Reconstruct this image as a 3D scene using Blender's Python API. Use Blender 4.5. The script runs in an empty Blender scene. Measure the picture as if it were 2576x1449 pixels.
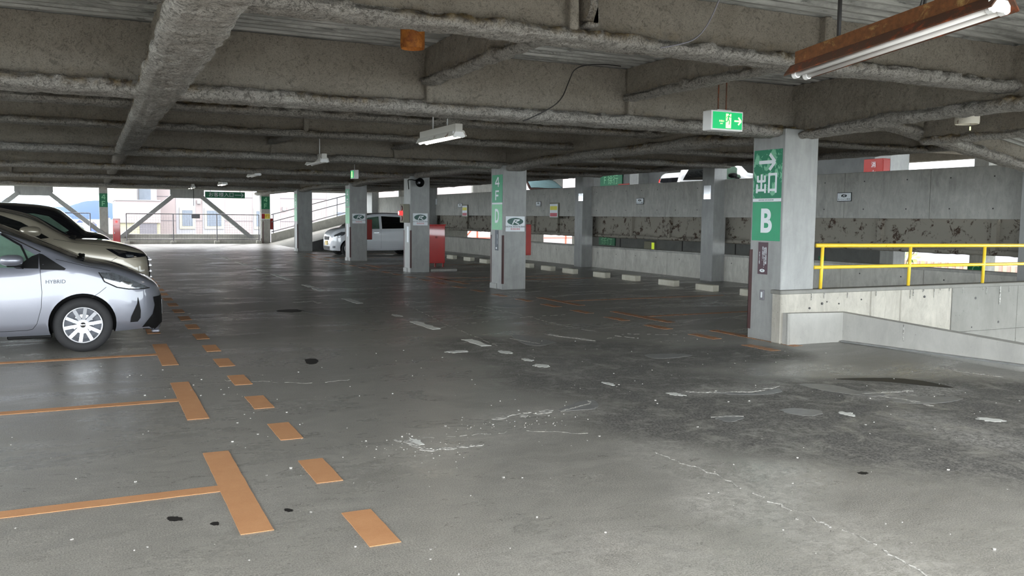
import bpy, bmesh, math, random
import numpy as np
from mathutils import Vector, Matrix, noise
from mathutils.bvhtree import BVHTree
from mathutils.geometry import delaunay_2d_cdt
random.seed(7)
SC = bpy.context.scene
COL = SC.collection
PI = math.pi

# ------------------------------------------------------------------ camera
FPX, YAW, PITCH, ROLL, CH = 2184.97, 0.4506, 0.0812, 0.0104, 1.49
_f = Vector((math.sin(YAW) * math.cos(PITCH), math.cos(YAW) * math.cos(PITCH), -math.sin(PITCH)))
_r = Vector((math.cos(YAW), -math.sin(YAW), 0))
_u = _r.cross(_f)
_r2 = _r * math.cos(ROLL) + _u * math.sin(ROLL)
_u2 = -_r * math.sin(ROLL) + _u * math.cos(ROLL)
cam = bpy.data.cameras.new('camera')
cam.sensor_width = 36
cam.lens = FPX / 2576 * 36
cam.clip_end = 20000
cam.clip_start = 0.05
camo = bpy.data.objects.new('camera', cam)
COL.objects.link(camo)
M = Matrix((_r2, _u2, -_f)).transposed().to_4x4()
M.translation = Vector((0, 0, CH))
camo.matrix_world = M
SC.camera = camo

# ------------------------------------------------------------------ sky and exposure
SKY = 10.5
w = bpy.data.worlds.new('world')
SC.world = w
w.use_nodes = True
nt = w.node_tree
bg = nt.nodes['Background']
tc = nt.nodes.new('ShaderNodeTexCoord')
sx = nt.nodes.new('ShaderNodeSeparateXYZ')
nt.links.new(tc.outputs['Generated'], sx.inputs[0])
rp = nt.nodes.new('ShaderNodeValToRGB')
rp.color_ramp.elements[0].position = 0.0
rp.color_ramp.elements[0].color = (0.86, 0.95, 1.0, 1)
rp.color_ramp.elements[1].position = 0.35
rp.color_ramp.elements[1].color = (0.99, 0.99, 0.985, 1)
nt.links.new(sx.outputs['Z'], rp.inputs[0])
nt.links.new(rp.outputs[0], bg.inputs['Color'])
bg.inputs['Strength'].default_value = SKY
SC.view_settings.view_transform = 'Standard'
SC.view_settings.look = 'None'
SC.view_settings.exposure = 0.0
SC.view_settings.gamma = 1.0
SC.view_settings.use_curve_mapping = False
SC.cycles.max_bounces = 10
SC.cycles.diffuse_bounces = 6

# ------------------------------------------------------------------ helpers
def srgb(r, g, b):
    f = lambda c: (c / 255 / 12.92) if c / 255 <= 0.04045 else ((c / 255 + 0.055) / 1.055) ** 2.4
    return (f(r), f(g), f(b), 1)

class NT:
    def __init__(s, name):
        s.m = bpy.data.materials.new(name)
        s.m.use_nodes = True
        s.t = s.m.node_tree
        s.b = s.t.nodes['Principled BSDF']
        s.tc = None
    def n(s, typ, **kw):
        x = s.t.nodes.new(typ)
        for k, v in kw.items():
            if k in x.inputs.keys() if isinstance(k, str) else False:
                x.inputs[k].default_value = v
            else:
                setattr(x, k, v)
        return x
    def l(s, a, b):
        s.t.links.new(a, b)
    def coord(s, scale=(1, 1, 1), kind='Object'):
        if s.tc is None:
            s.tc = s.n('ShaderNodeTexCoord')
        mp = s.n('ShaderNodeMapping')
        mp.inputs['Scale'].default_value = scale
        s.l(s.tc.outputs[kind], mp.inputs[0])
        return mp.outputs[0]
    def noise(s, co, scale, detail=4, rough=0.6, dist=0.0):
        x = s.n('ShaderNodeTexNoise')
        x.inputs['Scale'].default_value = scale
        x.inputs['Detail'].default_value = detail
        x.inputs['Roughness'].default_value = rough
        x.inputs['Distortion'].default_value = dist
        s.l(co, x.inputs['Vector'])
        return x.outputs['Fac']
    def ramp(s, fac, stops):
        x = s.n('ShaderNodeValToRGB')
        e = x.color_ramp.elements
        e[0].position, e[0].color = stops[0][0], stops[0][1]
        e[1].position, e[1].color = stops[1][0], stops[1][1]
        for p, c in stops[2:]:
            k = e.new(p)
            k.color = c
        s.l(fac, x.inputs[0])
        return x.outputs[0]
    def step(s, fac, a, b):
        return s.ramp(fac, [(a, (0, 0, 0, 1)), (b, (1, 1, 1, 1))])
    def mix(s, fac, a, b, mode='MIX'):
        x = s.n('ShaderNodeMix')
        x.data_type = 'RGBA'
        x.blend_type = mode
        for i, v in ((0, fac), (6, a), (7, b)):
            if hasattr(v, 'node'):
                s.l(v, x.inputs[i])
            else:
                x.inputs[i].default_value = v
        return x.outputs[2]
    def math(s, op, a, b=None):
        x = s.n('ShaderNodeMath')
        x.operation = op
        for i, v in enumerate((a, b)):
            if v is None:
                continue
            if hasattr(v, 'node'):
                s.l(v, x.inputs[i])
            else:
                x.inputs[i].default_value = v
        return x.outputs[0]
    def bump(s, h, strength, dist, normal=None):
        x = s.n('ShaderNodeBump')
        x.inputs['Strength'].default_value = strength
        x.inputs['Distance'].default_value = dist
        s.l(h, x.inputs['Height'])
        if normal:
            s.l(normal, x.inputs['Normal'])
        return x.outputs[0]
    def out(s, color=None, rough=None, normal=None, metal=None):
        for k, v in (('Base Color', color), ('Roughness', rough), ('Normal', normal), ('Metallic', metal)):
            if v is None:
                continue
            if hasattr(v, 'node'):
                s.l(v, s.b.inputs[k])
            else:
                s.b.inputs[k].default_value = v
        return s.m

def plain(name, col, rough=0.6, metal=0.0, var=0.12, scale=6.0, bump=0.0, emit=None, es=0.0, coat=0.0, spec=None):
    k = NT(name)
    co = k.coord()
    n1 = k.noise(co, scale, 5, 0.6)
    c2 = tuple(c * (1 - var) for c in col[:3]) + (1,)
    c3 = tuple(min(1, c * (1 + var)) for c in col[:3]) + (1,)
    c = k.ramp(n1, [(0.3, c2), (0.7, c3)])
    nrm = k.bump(k.noise(co, scale * 12, 4), bump, 0.01) if bump else None
    k.out(c, rough, nrm, metal)
    if emit:
        k.b.inputs['Emission Color'].default_value = emit
        k.b.inputs['Emission Strength'].default_value = es
    if coat:
        k.b.inputs['Coat Weight'].default_value = coat
        k.b.inputs['Coat Roughness'].default_value = 0.03
    if spec is not None:
        k.b.inputs['Specular IOR Level'].default_value = spec
    return k.m

def tag(o, label=None, cat=None, group=None, kind=None):
    if label: o['label'] = label
    if cat: o['category'] = cat
    if group: o['group'] = group
    if kind: o['kind'] = kind
    return o

def empty(name, loc, label=None, cat=None, group=None, kind=None, rz=0.0):
    o = bpy.data.objects.new(name, None)
    COL.objects.link(o)
    o.location = loc
    o.rotation_euler = (0, 0, rz)
    o.empty_display_size = 0.1
    return tag(o, label, cat, group, kind)

def world_of(o):
    m = Matrix.Translation(o.location) @ o.rotation_euler.to_matrix().to_4x4()
    return (world_of(o.parent) @ o.matrix_parent_inverse @ m) if o.parent else m

def link(name, me, mats, parent=None, world=True, smooth=False):
    o = bpy.data.objects.new(name, me)
    COL.objects.link(o)
    for m in (mats if isinstance(mats, (list, tuple)) else [mats]):
        me.materials.append(m)
    if smooth:
        me.polygons.foreach_set('use_smooth', [True] * len(me.polygons))
    if parent:
        o.parent = parent
        if world:      # vertices are given in world space
            o.matrix_parent_inverse = world_of(parent).inverted()
    return o

class MB:
    def __init__(s):
        s.v, s.f, s.m = [], [], []
        s.mi = 0
    def add(s, vs, fs):
        b = len(s.v)
        s.v += [tuple(x) for x in vs]
        for f in fs:
            s.f.append([b + i for i in f])
            s.m.append(s.mi)
        return s
    def box(s, x0, x1, y0, y1, z0, z1):
        vs = [(x, y, z) for z in (z0, z1) for y in (y0, y1) for x in (x0, x1)]
        return s.add(vs, [(0, 2, 3, 1), (4, 5, 7, 6), (0, 1, 5, 4), (2, 6, 7, 3), (0, 4, 6, 2), (1, 3, 7, 5)])
    def cbox(s, x0, x1, y0, y1, z0, z1, c=0.01):
        # chamfered box: each corner cut into three vertices
        bm = bmesh.new()
        t = MB().box(x0, x1, y0, y1, z0, z1)
        vv = [bm.verts.new(q) for q in t.v]
        for f in t.f: bm.faces.new([vv[i] for i in f])
        bmesh.ops.bevel(bm, geom=list(bm.edges), offset=c, segments=1, affect='EDGES', profile=0.5)
        bm.verts.index_update()
        s.add([q.co.copy() for q in bm.verts], [[q.index for q in f.verts] for f in bm.faces])
        bm.free()
        return s
    def bar(s, p0, p1, wd, ht, up=(0, 0, 1)):
        p0, p1 = Vector(p0), Vector(p1)
        d = (p1 - p0).normalized()
        up = Vector(up)
        sd = d.cross(up).normalized()
        up = sd.cross(d)
        vs = []
        for p in (p0, p1):
            for a, b in ((-1, -1), (1, -1), (1, 1), (-1, 1)):
                vs.append(p + sd * a * wd / 2 + up * b * ht / 2)
        return s.add(vs, [(3, 2, 1, 0), (4, 5, 6, 7), (0, 1, 5, 4), (1, 2, 6, 5), (2, 3, 7, 6), (3, 0, 4, 7)])
    def cyl(s, p0, p1, r0, r1=None, n=12, caps=True):
        r1 = r0 if r1 is None else r1
        p0, p1 = Vector(p0), Vector(p1)
        d = (p1 - p0).normalized()
        a = d.orthogonal().normalized()
        b = d.cross(a)
        vs = []
        for p, r in ((p0, r0), (p1, r1)):
            for i in range(n):
                t = 2 * PI * i / n
                vs.append(p + (a * math.cos(t) + b * math.sin(t)) * r)
        fs = [(i, (i + 1) % n, n + (i + 1) % n, n + i) for i in range(n)]
        if caps:
            fs += [tuple(range(n - 1, -1, -1)), tuple(range(n, 2 * n))]
        return s.add(vs, fs)
    def tube(s, pts, r, n=8):
        for a, b in zip(pts, pts[1:]):
            s.cyl(a, b, r, n=n)
        return s
    def lathe(s, prof, c, axis='y', n=32):
        # prof: list of (radius, offset along axis)
        vs = []
        for r, h in prof:
            for i in range(n):
                t = 2 * PI * i / n
                if axis == 'y': vs.append((c[0] + r * math.cos(t), c[1] + h, c[2] + r * math.sin(t)))
                else: vs.append((c[0] + r * math.cos(t), c[1] + r * math.sin(t), c[2] + h))
        fs = []
        for k in range(len(prof) - 1):
            for i in range(n):
                j = (i + 1) % n
                fs.append((k * n + i, k * n + j, (k + 1) * n + j, (k + 1) * n + i))
        return s.add(vs, fs)
    def prism(s, poly, fn, d0, d1):
        # poly 2d extruded; fn(u,v,d)->xyz
        n = len(poly)
        vs = [fn(u, v, d0) for u, v in poly] + [fn(u, v, d1) for u, v in poly]
        fs = [tuple(range(n - 1, -1, -1)), tuple(range(n, 2 * n))] + [(i, (i + 1) % n, n + (i + 1) % n, n + i) for i in range(n)]
        return s.add(vs, fs)
    def mesh(s, name, fixn=True):
        me = bpy.data.meshes.new(name)
        me.from_pydata(s.v, [], s.f)
        if len(set(s.m)) > 1:
            me.polygons.foreach_set('material_index', s.m)
        if fixn:
            bm = bmesh.new(); bm.from_mesh(me)
            bmesh.ops.recalc_face_normals(bm, faces=bm.faces)
            bm.to_mesh(me); bm.free()
        me.update()
        return me
    def build(s, name, mats, parent=None, smooth=False, world=True, fixn=True):
        return link(name, s.mesh(name, fixn), mats, parent, world, smooth)

def auto_smooth(o, ang=35):
    me = o.data
    bm = bmesh.new(); bm.from_mesh(me)
    for f in bm.faces: f.smooth = True
    for e in bm.edges:
        if len(e.link_faces) == 2 and e.calc_face_angle(0) > math.radians(ang): e.smooth = False
    bm.to_mesh(me); bm.free()
    return o

def text(body, size, mat, org, xd, yd, parent=None, name='lettering', sx_=1.0, align='CENTER', lift=0.0015, world=True, line=1.0, bold=0.0):
    cu = bpy.data.curves.new('t', 'FONT')
    cu.body = body
    cu.size = size
    cu.align_x = align
    cu.align_y = 'CENTER'
    cu.space_line = line
    cu.offset = bold
    cu.extrude = 0.0006
    cu.resolution_u = 8 if size > .3 else 3
    o = bpy.data.objects.new('t', cu)
    COL.objects.link(o)
    dg = bpy.context.evaluated_depsgraph_get()
    me = bpy.data.meshes.new_from_object(o.evaluated_get(dg))
    bpy.data.objects.remove(o); bpy.data.curves.remove(cu)
    xd, yd = Vector(xd).normalized(), Vector(yd).normalized()
    zd = xd.cross(yd)
    m = Matrix((xd * sx_, yd, zd)).transposed().to_4x4()
    m.translation = Vector(org) + zd * lift
    me.transform(m)
    me.materials.clear()
    return link(name, me, mat, parent, world)

def stroke(p0, p1, wd):
    p0, p1 = Vector(p0), Vector(p1)
    d = (p1 - p0).normalized(); n = Vector((-d.y, d.x)) * wd / 2
    return [tuple(p0 + n), tuple(p0 - n), tuple(p1 - n), tuple(p1 + n)]
def arrow_polys(cx, cy, L, wd, h):
    return [stroke((cx - L / 2, cy), (cx + L / 2 - wd * .6, cy), wd),
            stroke((cx + L / 2 - h, cy + h), (cx + L / 2, cy), wd), stroke((cx + L / 2 - h, cy - h), (cx + L / 2, cy), wd)]
def polys_on(polys, fn, name, mat, parent, d0=0.001, d1=0.0025):
    m = MB()
    for i, p in enumerate(polys): m.prism(p, fn, d0 + .0002 * i, d1 + .0002 * i)
    return m.build(name, mat, parent)

# ------------------------------------------------------------------ materials
def m_floor():
    k = NT('floor_concrete')
    co = k.coord()
    at = k.n('ShaderNodeAttribute'); at.attribute_name = 'wear'
    sp = k.n('ShaderNodeSeparateColor'); k.l(at.outputs['Color'], sp.inputs[0])
    rough_m, white_m, near_tone_m = sp.outputs[0], sp.outputs[1], sp.outputs[2]
    big = k.noise(k.coord((0.35, 0.9, 1)), 1.3, 6, 0.62, 0.6)
    base = k.ramp(big, [(0.25, srgb(108, 107, 103)), (0.75, srgb(140, 139, 134)), (0.5, srgb(124, 123, 118))])
    med = k.noise(k.coord((0.7, 1.3, 1)), 7, 9, 0.78, 1.2)
    base = k.mix(0.6, base, k.ramp(med, [(0.32, srgb(92, 91, 88)), (0.68, srgb(156, 155, 149))]))
    dn = k.noise(co, 4.5, 9, 0.8, 0.4)
    c = k.mix(k.math('MULTIPLY', near_tone_m, k.step(dn, 0.36, 0.66)), base, srgb(152, 149, 140))
    streak = k.step(k.noise(k.coord((0.9, 2.6, 1)), 2.1, 8, 0.75, 1.2), 0.55, 0.70)
    c = k.mix(k.math('MULTIPLY', streak, 0.5), c, srgb(74, 73, 70))
    pale = k.step(k.noise(k.coord((0.5, 1.6, 1)), 1.7, 9, 0.78, 1.2), 0.54, 0.68)
    c = k.mix(k.math('MULTIPLY', pale, 0.4), c, srgb(176, 174, 166))
    fine = k.noise(co, 130, 4, 0.8)
    c = k.mix(0.42, c, k.ramp(fine, [(0.40, srgb(66, 66, 64)), (0.60, srgb(190, 188, 180))]))
    flour = k.math('MULTIPLY', k.step(k.noise(co, 3.0, 8, 0.75, 0.6), 0.50, 0.72), k.step(k.noise(co, 60, 4, 0.7), 0.5, 0.62))
    c = k.mix(k.math('MULTIPLY', flour, 0.55), c, srgb(196, 193, 184))
    pits = k.step(k.noise(co, 24, 5, 0.7), 0.68, 0.72)
    c = k.mix(k.math('MULTIPLY', pits, 0.5), c, srgb(60, 59, 57))
    vo = k.n('ShaderNodeTexVoronoi'); vo.inputs['Scale'].default_value = 46; vo.feature = 'F1'
    k.l(co, vo.inputs['Vector'])
    ag = k.noise(k.coord((1, 1, 1)), 62, 4, 0.75, 0.3)
    agg = k.ramp(ag, [(0.42, srgb(26, 26, 26)), (0.62, srgb(150, 148, 143)), (0.50, srgb(88, 87, 85))])
    agg = k.mix(0.5, agg, k.ramp(vo.outputs['Distance'], [(0.22, srgb(122, 121, 117)), (0.60, srgb(26, 26, 26))]))
    rm = k.math('MULTIPLY', rough_m, k.step(k.noise(co, 3.2, 9, 0.8, 0.5), 0.36, 0.52))
    c = k.mix(k.math('MULTIPLY', rm, 0.82), c, agg)
    wn = k.step(k.noise(co, 16, 10, 0.88, 1.2), 0.44, 0.64)
    c = k.mix(k.math('MULTIPLY', k.math('MULTIPLY', white_m, wn), 0.85), c, srgb(204, 202, 196))
    rg = k.ramp(med, [(0.3, (0.27, 0.27, 0.27, 1)), (0.7, (0.5, 0.5, 0.5, 1))])
    lowf = k.step(k.noise(k.coord((0.45, 1.1, 1)), 1.1, 7, 0.72, 1.0), 0.46, 0.60)
    rg = k.mix(k.math('MULTIPLY', lowf, 0.75), rg, (0.20, 0.20, 0.20, 1))
    rg = k.mix(rm, rg, (0.8, 0.8, 0.8, 1))
    rg = k.mix(k.math('MULTIPLY', streak, 0.6), rg, (0.2, 0.2, 0.2, 1))
    nb = k.bump(k.noise(co, 50, 5, 0.7), 0.2, 0.004)
    hv = k.math('MULTIPLY', vo.outputs['Distance'], rm)
    nb = k.bump(hv, -0.9, 0.010, nb)
    return k.out(c, rg, nb)

def m_spray(name, c1, c2, dark, fine=1.0, a1=0.60, a2=0.65, sh=0.0):
    k = NT(name)
    co = k.coord()
    n1 = k.noise(co, 2.2, 6, 0.65, 0.4)
    c = k.ramp(n1, [(0.3, c1), (0.7, c2)])
    st = k.noise(co, 12 * fine, 9, 0.80, 2.2)
    fib = k.noise(co, 38 * fine, 7, 0.78, 2.4)
    cr = k.ramp(st, [(0.43 - sh, (1, 1, 1, 1)), (0.50 - sh, (0, 0, 0, 1))])
    c = k.mix(k.math('MULTIPLY', cr, a1), c, dark)  # crevice shade put into the colour, here and at fibre scale
    cf = k.ramp(fib, [(0.42 - sh, (1, 1, 1, 1)), (0.50 - sh, (0, 0, 0, 1))])
    c = k.mix(k.math('MULTIPLY', cf, a2), c, dark)
    hi = k.step(fib, 0.56, 0.72)
    c = k.mix(k.math('MULTIPLY', hi, 0.35), c, tuple(min(1, x * 1.4) for x in c2[:3]) + (1,))
    at = k.n('ShaderNodeAttribute'); at.attribute_name = 'stain'
    sm = k.math('MULTIPLY', at.outputs['Fac'], k.step(k.noise(co, 6, 6, 0.7, 0.6), 0.34, 0.50))
    c = k.mix(k.math('MULTIPLY', sm, 0.9), c, k.ramp(k.noise(co, 14, 5), [(0.38, srgb(64, 42, 26)), (0.62, srgb(176, 150, 100))]))
    nb = k.bump(st, 1.0, 0.09)
    nb = k.bump(fib, 1.0, 0.035, nb)
    return k.out(c, 0.95, nb)

def m_concrete(name, a, b, seam=0.0, holes=True, bump=0.2, stains=0.3):
    k = NT(name)
    co = k.coord()
    n1 = k.noise(co, 1.6, 8, 0.66, 0.4)
    c = k.ramp(n1, [(0.3, a), (0.7, b)])
    n2 = k.noise(k.coord((1, 1, 0.35)), 8, 8, 0.75, 0.8)
    c = k.mix(stains, c, k.ramp(n2, [(0.35, tuple(x * 0.55 for x in a[:3]) + (1,)), (0.65, tuple(min(1, x * 1.25) for x in b[:3]) + (1,))]))
    pit = k.step(k.noise(co, 34, 3, 0.6), 0.68, 0.73)
    c = k.mix(k.math('MULTIPLY', pit, 0.5), c, tuple(x * 0.35 for x in a[:3]) + (1,))
    nb = k.bump(k.noise(co, 40, 5, 0.7), bump, 0.006)
    return k.out(c, 0.85, nb)

def m_steelpaint():
    k = NT('column_paint')
    co = k.coord((1, 1, 0.18))
    n = k.noise(co, 9, 7, 0.7, 0.3)
    c = k.ramp(n, [(0.3, srgb(136, 137, 136)), (0.72, srgb(168, 169, 167))])
    n2 = k.noise(k.coord(), 2.2, 6, 0.7, 0.6)
    c = k.mix(0.4, c, k.ramp(n2, [(0.35, srgb(126, 127, 126)), (0.7, srgb(164, 165, 163))]))
    nb = k.bump(k.noise(k.coord(), 70, 3), 0.08, 0.004)
    return k.out(c, 0.5, nb)

def m_rust(name, base, rustc, amount=(0.42, 0.56), rough=0.7, scale=9):
    k = NT(name)
    co = k.coord()
    n = k.noise(co, scale, 8, 0.75, 0.4)
    c = k.mix(k.step(n, *amount), base, k.ramp(k.noise(co, scale * 4, 5), [(0.3, tuple(x * .5 for x in rustc[:3]) + (1,)), (0.7, rustc)]))
    return k.out(c, rough, k.bump(k.noise(co, scale * 9, 4), 0.25, 0.004))

def m_tape():
    k = NT('marking_tape')
    co = k.coord()
    n = k.noise(co, 5, 6, 0.7)
    c = k.ramp(n, [(0.3, srgb(176, 124, 82)), (0.7, srgb(194, 144, 100))])
    f = k.noise(k.coord((1, 1, 1)), 240, 3, 0.7, 2.0)
    c = k.mix(0.35, c, k.ramp(f, [(0.35, srgb(146, 98, 62)), (0.7, srgb(212, 168, 124))]))
    return k.out(c, 0.75, k.bump(f, 0.3, 0.003))

def m_tape_worn():
    k = NT('worn_marking')
    co = k.coord()
    c = k.mix(k.step(k.noise(co, 14, 7, 0.75), 0.42, 0.62), srgb(196, 136, 88), srgb(124, 112, 100))
    return k.out(c, 0.6)

def m_deck():
    k = NT('deck_steel')
    n = k.noise(k.coord((0.25, 3.0, 1)), 4.0, 8, 0.72, 0.6)
    c = k.ramp(n, [(0.36, srgb(112, 112, 109)), (0.62, srgb(184, 184, 180))])
    n2 = k.step(k.noise(k.coord((0.5, 7, 1)), 3.0, 7, 0.75, 1.0), 0.56, 0.66)
    c = k.mix(k.math('MULTIPLY', n2, 0.7), c, srgb(44, 44, 42))
    return k.out(c, 0.7, k.bump(k.noise(k.coord(), 60, 3), 0.15, 0.004))

def m_paint(name, col, rough=0.32, metal=0.0, flake=0.0):
    k = NT(name)
    co = k.coord()
    n = k.noise(co, 700, 2)
    c = k.ramp(n, [(0.3, tuple(x * (1 - flake) for x in col[:3]) + (1,)), (0.7, tuple(min(1, x * (1 + flake)) for x in col[:3]) + (1,))])
    k.out(c, rough, None, metal)
    k.b.inputs['Coat Weight'].default_value = 1.0
    k.b.inputs['Coat Roughness'].default_value = 0.04
    return k.m

def m_green_peel():
    k = NT('peeling_green_film')
    n = k.noise(k.coord((1, 1, 0.8)), 10, 6, 0.62, 0.6)
    c = k.mix(k.step(n, 0.53, 0.56), srgb(22, 122, 88), srgb(118, 186, 150))
    return k.out(c, 0.5)

G = {}
G['floor'] = m_floor()
G['spray'] = m_spray('sprayed_fireproofing', srgb(208, 202, 194), srgb(232, 228, 221), srgb(76, 68, 58))  # paler than the web: light bounced off the floor put into the colour
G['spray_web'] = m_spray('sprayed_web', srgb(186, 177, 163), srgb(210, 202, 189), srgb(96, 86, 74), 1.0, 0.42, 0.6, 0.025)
G['deck'] = m_deck()
G['slab'] = plain('slab_top', srgb(120, 120, 118), 0.9)
G['column'] = m_steelpaint()
G['conc'] = m_concrete('parapet_concrete', srgb(184, 182, 175), srgb(214, 212, 204))
G['conc_light'] = m_concrete('bare_wall_concrete', srgb(162, 158, 148), srgb(186, 182, 172), stains=0.3)
G['conc_paint'] = m_concrete('painted_wall_concrete', srgb(122, 121, 116), srgb(140, 139, 134), stains=0.14, bump=0.05)
G['curb'] = m_concrete('curb_concrete', srgb(162, 161, 156), srgb(182, 181, 176), stains=0.14, bump=0.05)  # paler copy of the painted wall, its brighter lighting put into the colour
G['conc_dark'] = m_concrete('weathered_concrete', srgb(150, 149, 144), srgb(184, 183, 177))
G['rustbeam'] = m_rust('peeling_fireproofing', srgb(138, 133, 123), srgb(72, 54, 42), (0.54, 0.60), 0.95, 5)
G['block'] = m_concrete('wheel_stop_concrete', srgb(196, 192, 176), srgb(220, 217, 202), stains=0.15)
G['tape'] = m_tape()
G['worn'] = m_tape_worn()
G['white_mark'] = m_rust('worn_white_paint', srgb(214, 216, 212), srgb(128, 127, 123), (0.62, 0.70), 0.6, 16)
G['yellow'] = m_rust('yellow_rail_paint', srgb(248, 212, 66), srgb(120, 60, 24), (0.66, 0.69), 0.35, 14)
G['rust'] = m_rust('rusty_steel', srgb(168, 138, 84), srgb(122, 76, 40), (0.30, 0.46), 0.8, 7)
G['rust_dark'] = m_rust('dark_rusty_steel', srgb(84, 56, 40), srgb(150, 76, 40), (0.5, 0.62), 0.8, 9)
G['tube'] = plain('tube_glass', srgb(236, 234, 232), 0.3, var=0.02)
G['tube_on'] = plain('lit_tube', srgb(255, 250, 240), 0.3, var=0.01, emit=(1.0, 0.93, 0.80, 1), es=14)
G['white_plastic'] = plain('white_plastic', srgb(232, 232, 232), 0.4, var=0.03)
G['housing'] = m_rust('lamp_housing', srgb(216, 214, 208), srgb(130, 84, 60), (0.58, 0.66), 0.5, 8)
G['black'] = plain('black_plastic', srgb(12, 12, 13), 0.6, var=0.2, spec=.25)
G['dark'] = plain('dark_metal', srgb(48, 46, 46), 0.5, var=0.15)
G['brown'] = plain('brown_strip', srgb(72, 40, 40), 0.5, var=0.12)
G['maroon'] = plain('maroon_panel', srgb(74, 48, 58), 0.45, var=0.05)
G['green'] = plain('green_sign', srgb(36, 150, 106), 0.45, var=0.05)
G['green_dark'] = plain('dark_green_sign', srgb(24, 112, 76), 0.45, var=0.08)
G['green_pale'] = plain('pale_green_film', srgb(128, 196, 152), 0.5, var=0.08)
G['peel'] = m_green_peel()
G['sign_white'] = plain('sign_white', srgb(226, 232, 236), 0.5, var=0.02)
G['ink'] = plain('black_ink', srgb(34, 44, 46), 0.6, var=0.05)
G['red_ink'] = plain('red_ink', srgb(196, 96, 108), 0.6, var=0.05)
G['grey_ink'] = plain('grey_ink', srgb(90, 96, 104), 0.6, var=0.05)
G['yellow_ink'] = plain('yellow_ink', srgb(226, 220, 90), 0.6, var=0.05)
G['red'] = m_paint('red_enamel', srgb(196, 14, 18), 0.3)
G['red_dull'] = plain('dull_red_enamel', srgb(150, 34, 26), 0.5, var=0.1)
G['orange_can'] = m_rust('orange_rusted_can', srgb(196, 124, 50), srgb(150, 84, 34), (0.4, 0.6), 0.7, 12)
G['white_can'] = m_rust('white_rusted_can', srgb(216, 210, 196), srgb(120, 76, 48), (0.60, 0.66), 0.6, 14)
G['exit_green'] = plain('lit_exit_green', srgb(0, 150, 84), 0.4, var=0.05, emit=srgb(10, 190, 110), es=0.75)
G['exit_cream'] = plain('lit_exit_cream', srgb(240, 246, 190), 0.4, var=0.02, emit=srgb(245, 250, 190), es=0.9)
G['steel_white'] = plain('white_pipe', srgb(226, 228, 230), 0.4, var=0.03)
G['galv'] = plain('galvanised_steel', srgb(128, 126, 132), 0.45, 0.4, var=0.1)
G['silver'] = m_paint('silver_car_paint', srgb(124, 126, 136), 0.38, 0.5, 0.06)
G['beige'] = m_paint('beige_car_paint', srgb(150, 143, 128), 0.32, 0.35, 0.05)
G['blackpaint'] = m_paint('black_car_paint', srgb(16, 16, 20), 0.15)
G['whitepaint'] = m_paint('white_car_paint', srgb(226, 230, 236), 0.25)
G['redpaint'] = m_paint('dark_red_car_paint', srgb(34, 6, 9), 0.2)
G['glass'] = plain('car_glass', srgb(10, 13, 14), 0.04, var=0.1, coat=1.0, spec=0.8)
G['glass_green'] = plain('car_glass_seen_through', srgb(86, 108, 96), 0.05, var=0.35, scale=2.0, coat=1.0)
G['tyre'] = plain('tyre_rubber', srgb(40, 40, 42), 0.75, var=0.1, scale=20, bump=0.1)
G['alloy'] = plain('alloy_wheel', srgb(206, 208, 214), 0.32, 0.7, var=0.03)
G['chrome'] = plain('chrome', srgb(200, 202, 206), 0.12, 1.0, var=0.03)
G['lens'] = plain('headlamp_lens', srgb(118, 122, 128), 0.10, 0.6, var=0.6, scale=26, coat=1.0)
G['lens_dark'] = plain('dark_lamp_lens', srgb(20, 22, 26), 0.08, 0.1, var=0.3, coat=1.0)
G['lamp_red'] = plain('lit_tail_lamp', srgb(200, 10, 10), 0.2, var=0.1, emit=(1, 0.03, 0.03, 1), es=3)
G['lamp_warm'] = plain('plate_lamp', srgb(250, 200, 130), 0.2, var=0.02, emit=(1, 0.72, 0.4, 1), es=4)
G['plate_y'] = plain('yellow_plate', srgb(230, 190, 60), 0.4, var=0.05)
G['seat'] = plain('seat_fabric', srgb(60, 60, 62), 0.9)
G['bld_pink'] = plain('far_pink_wall', srgb(124, 115, 116), 0.9, var=0.02, scale=.3)
G['bld_white'] = plain('far_white_wall', srgb(126, 126, 132), 0.9, var=0.02, scale=.3)
G['bld_cream'] = plain('far_cream_trim', srgb(140, 138, 124), 0.9, var=0.02)
G['bld_yellow'] = plain('far_yellow_wall', srgb(130, 126, 108), 0.9, var=0.03)
G['bld_glass'] = plain('far_window_glass', srgb(80, 88, 100), 0.3, var=0.12, scale=2)
G['bld_fold'] = plain('far_curtain', srgb(94, 102, 114), .8)
G['bld_grey'] = plain('far_grey', srgb(84, 82, 88), 0.9, var=0.05)
G['hill'] = plain('hill_forest', srgb(44, 62, 88), 1.0, var=0.08, scale=0.01)  # blue haze mixed into the forest colour
G['hill_far'] = plain('distant_hill', srgb(84, 98, 112), 1.0, var=0.04, scale=0.01)  # haze put into the colour here too
G['town'] = plain('town_wall', srgb(112, 114, 120), 0.9, var=0.1, scale=.05)
G['town_red'] = plain('town_red', srgb(124, 66, 64), 0.9)
G['town_blue'] = plain('town_blue', srgb(64, 76, 108), 0.9)
G['leaf'] = plain('foliage', srgb(80, 108, 56), 0.9, var=0.25, scale=3)
G['bark'] = plain('bark', srgb(80, 66, 50), 0.95)
G['ground'] = plain('ground', srgb(100, 104, 100), 0.95, scale=.02)
G['orange_steel'] = plain('orange_steel', srgb(196, 84, 64), 0.6, var=0.08)
G['stripe'] = plain('pale_stripe', srgb(140, 112, 104), .8)
G['leaf_pale'] = plain('pale_foliage', srgb(112, 140, 72), 0.9, var=0.25, scale=3)  # paler copy of the leaf colour with overexposure put into it
G['fence_orange'] = plain('far_striped_wall', srgb(150, 142, 122), 0.8, var=0.05)
G['door_green'] = plain('lit_doorway', srgb(200, 222, 70), 0.6, var=0.05, emit=srgb(200, 225, 60), es=0.5)

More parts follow.
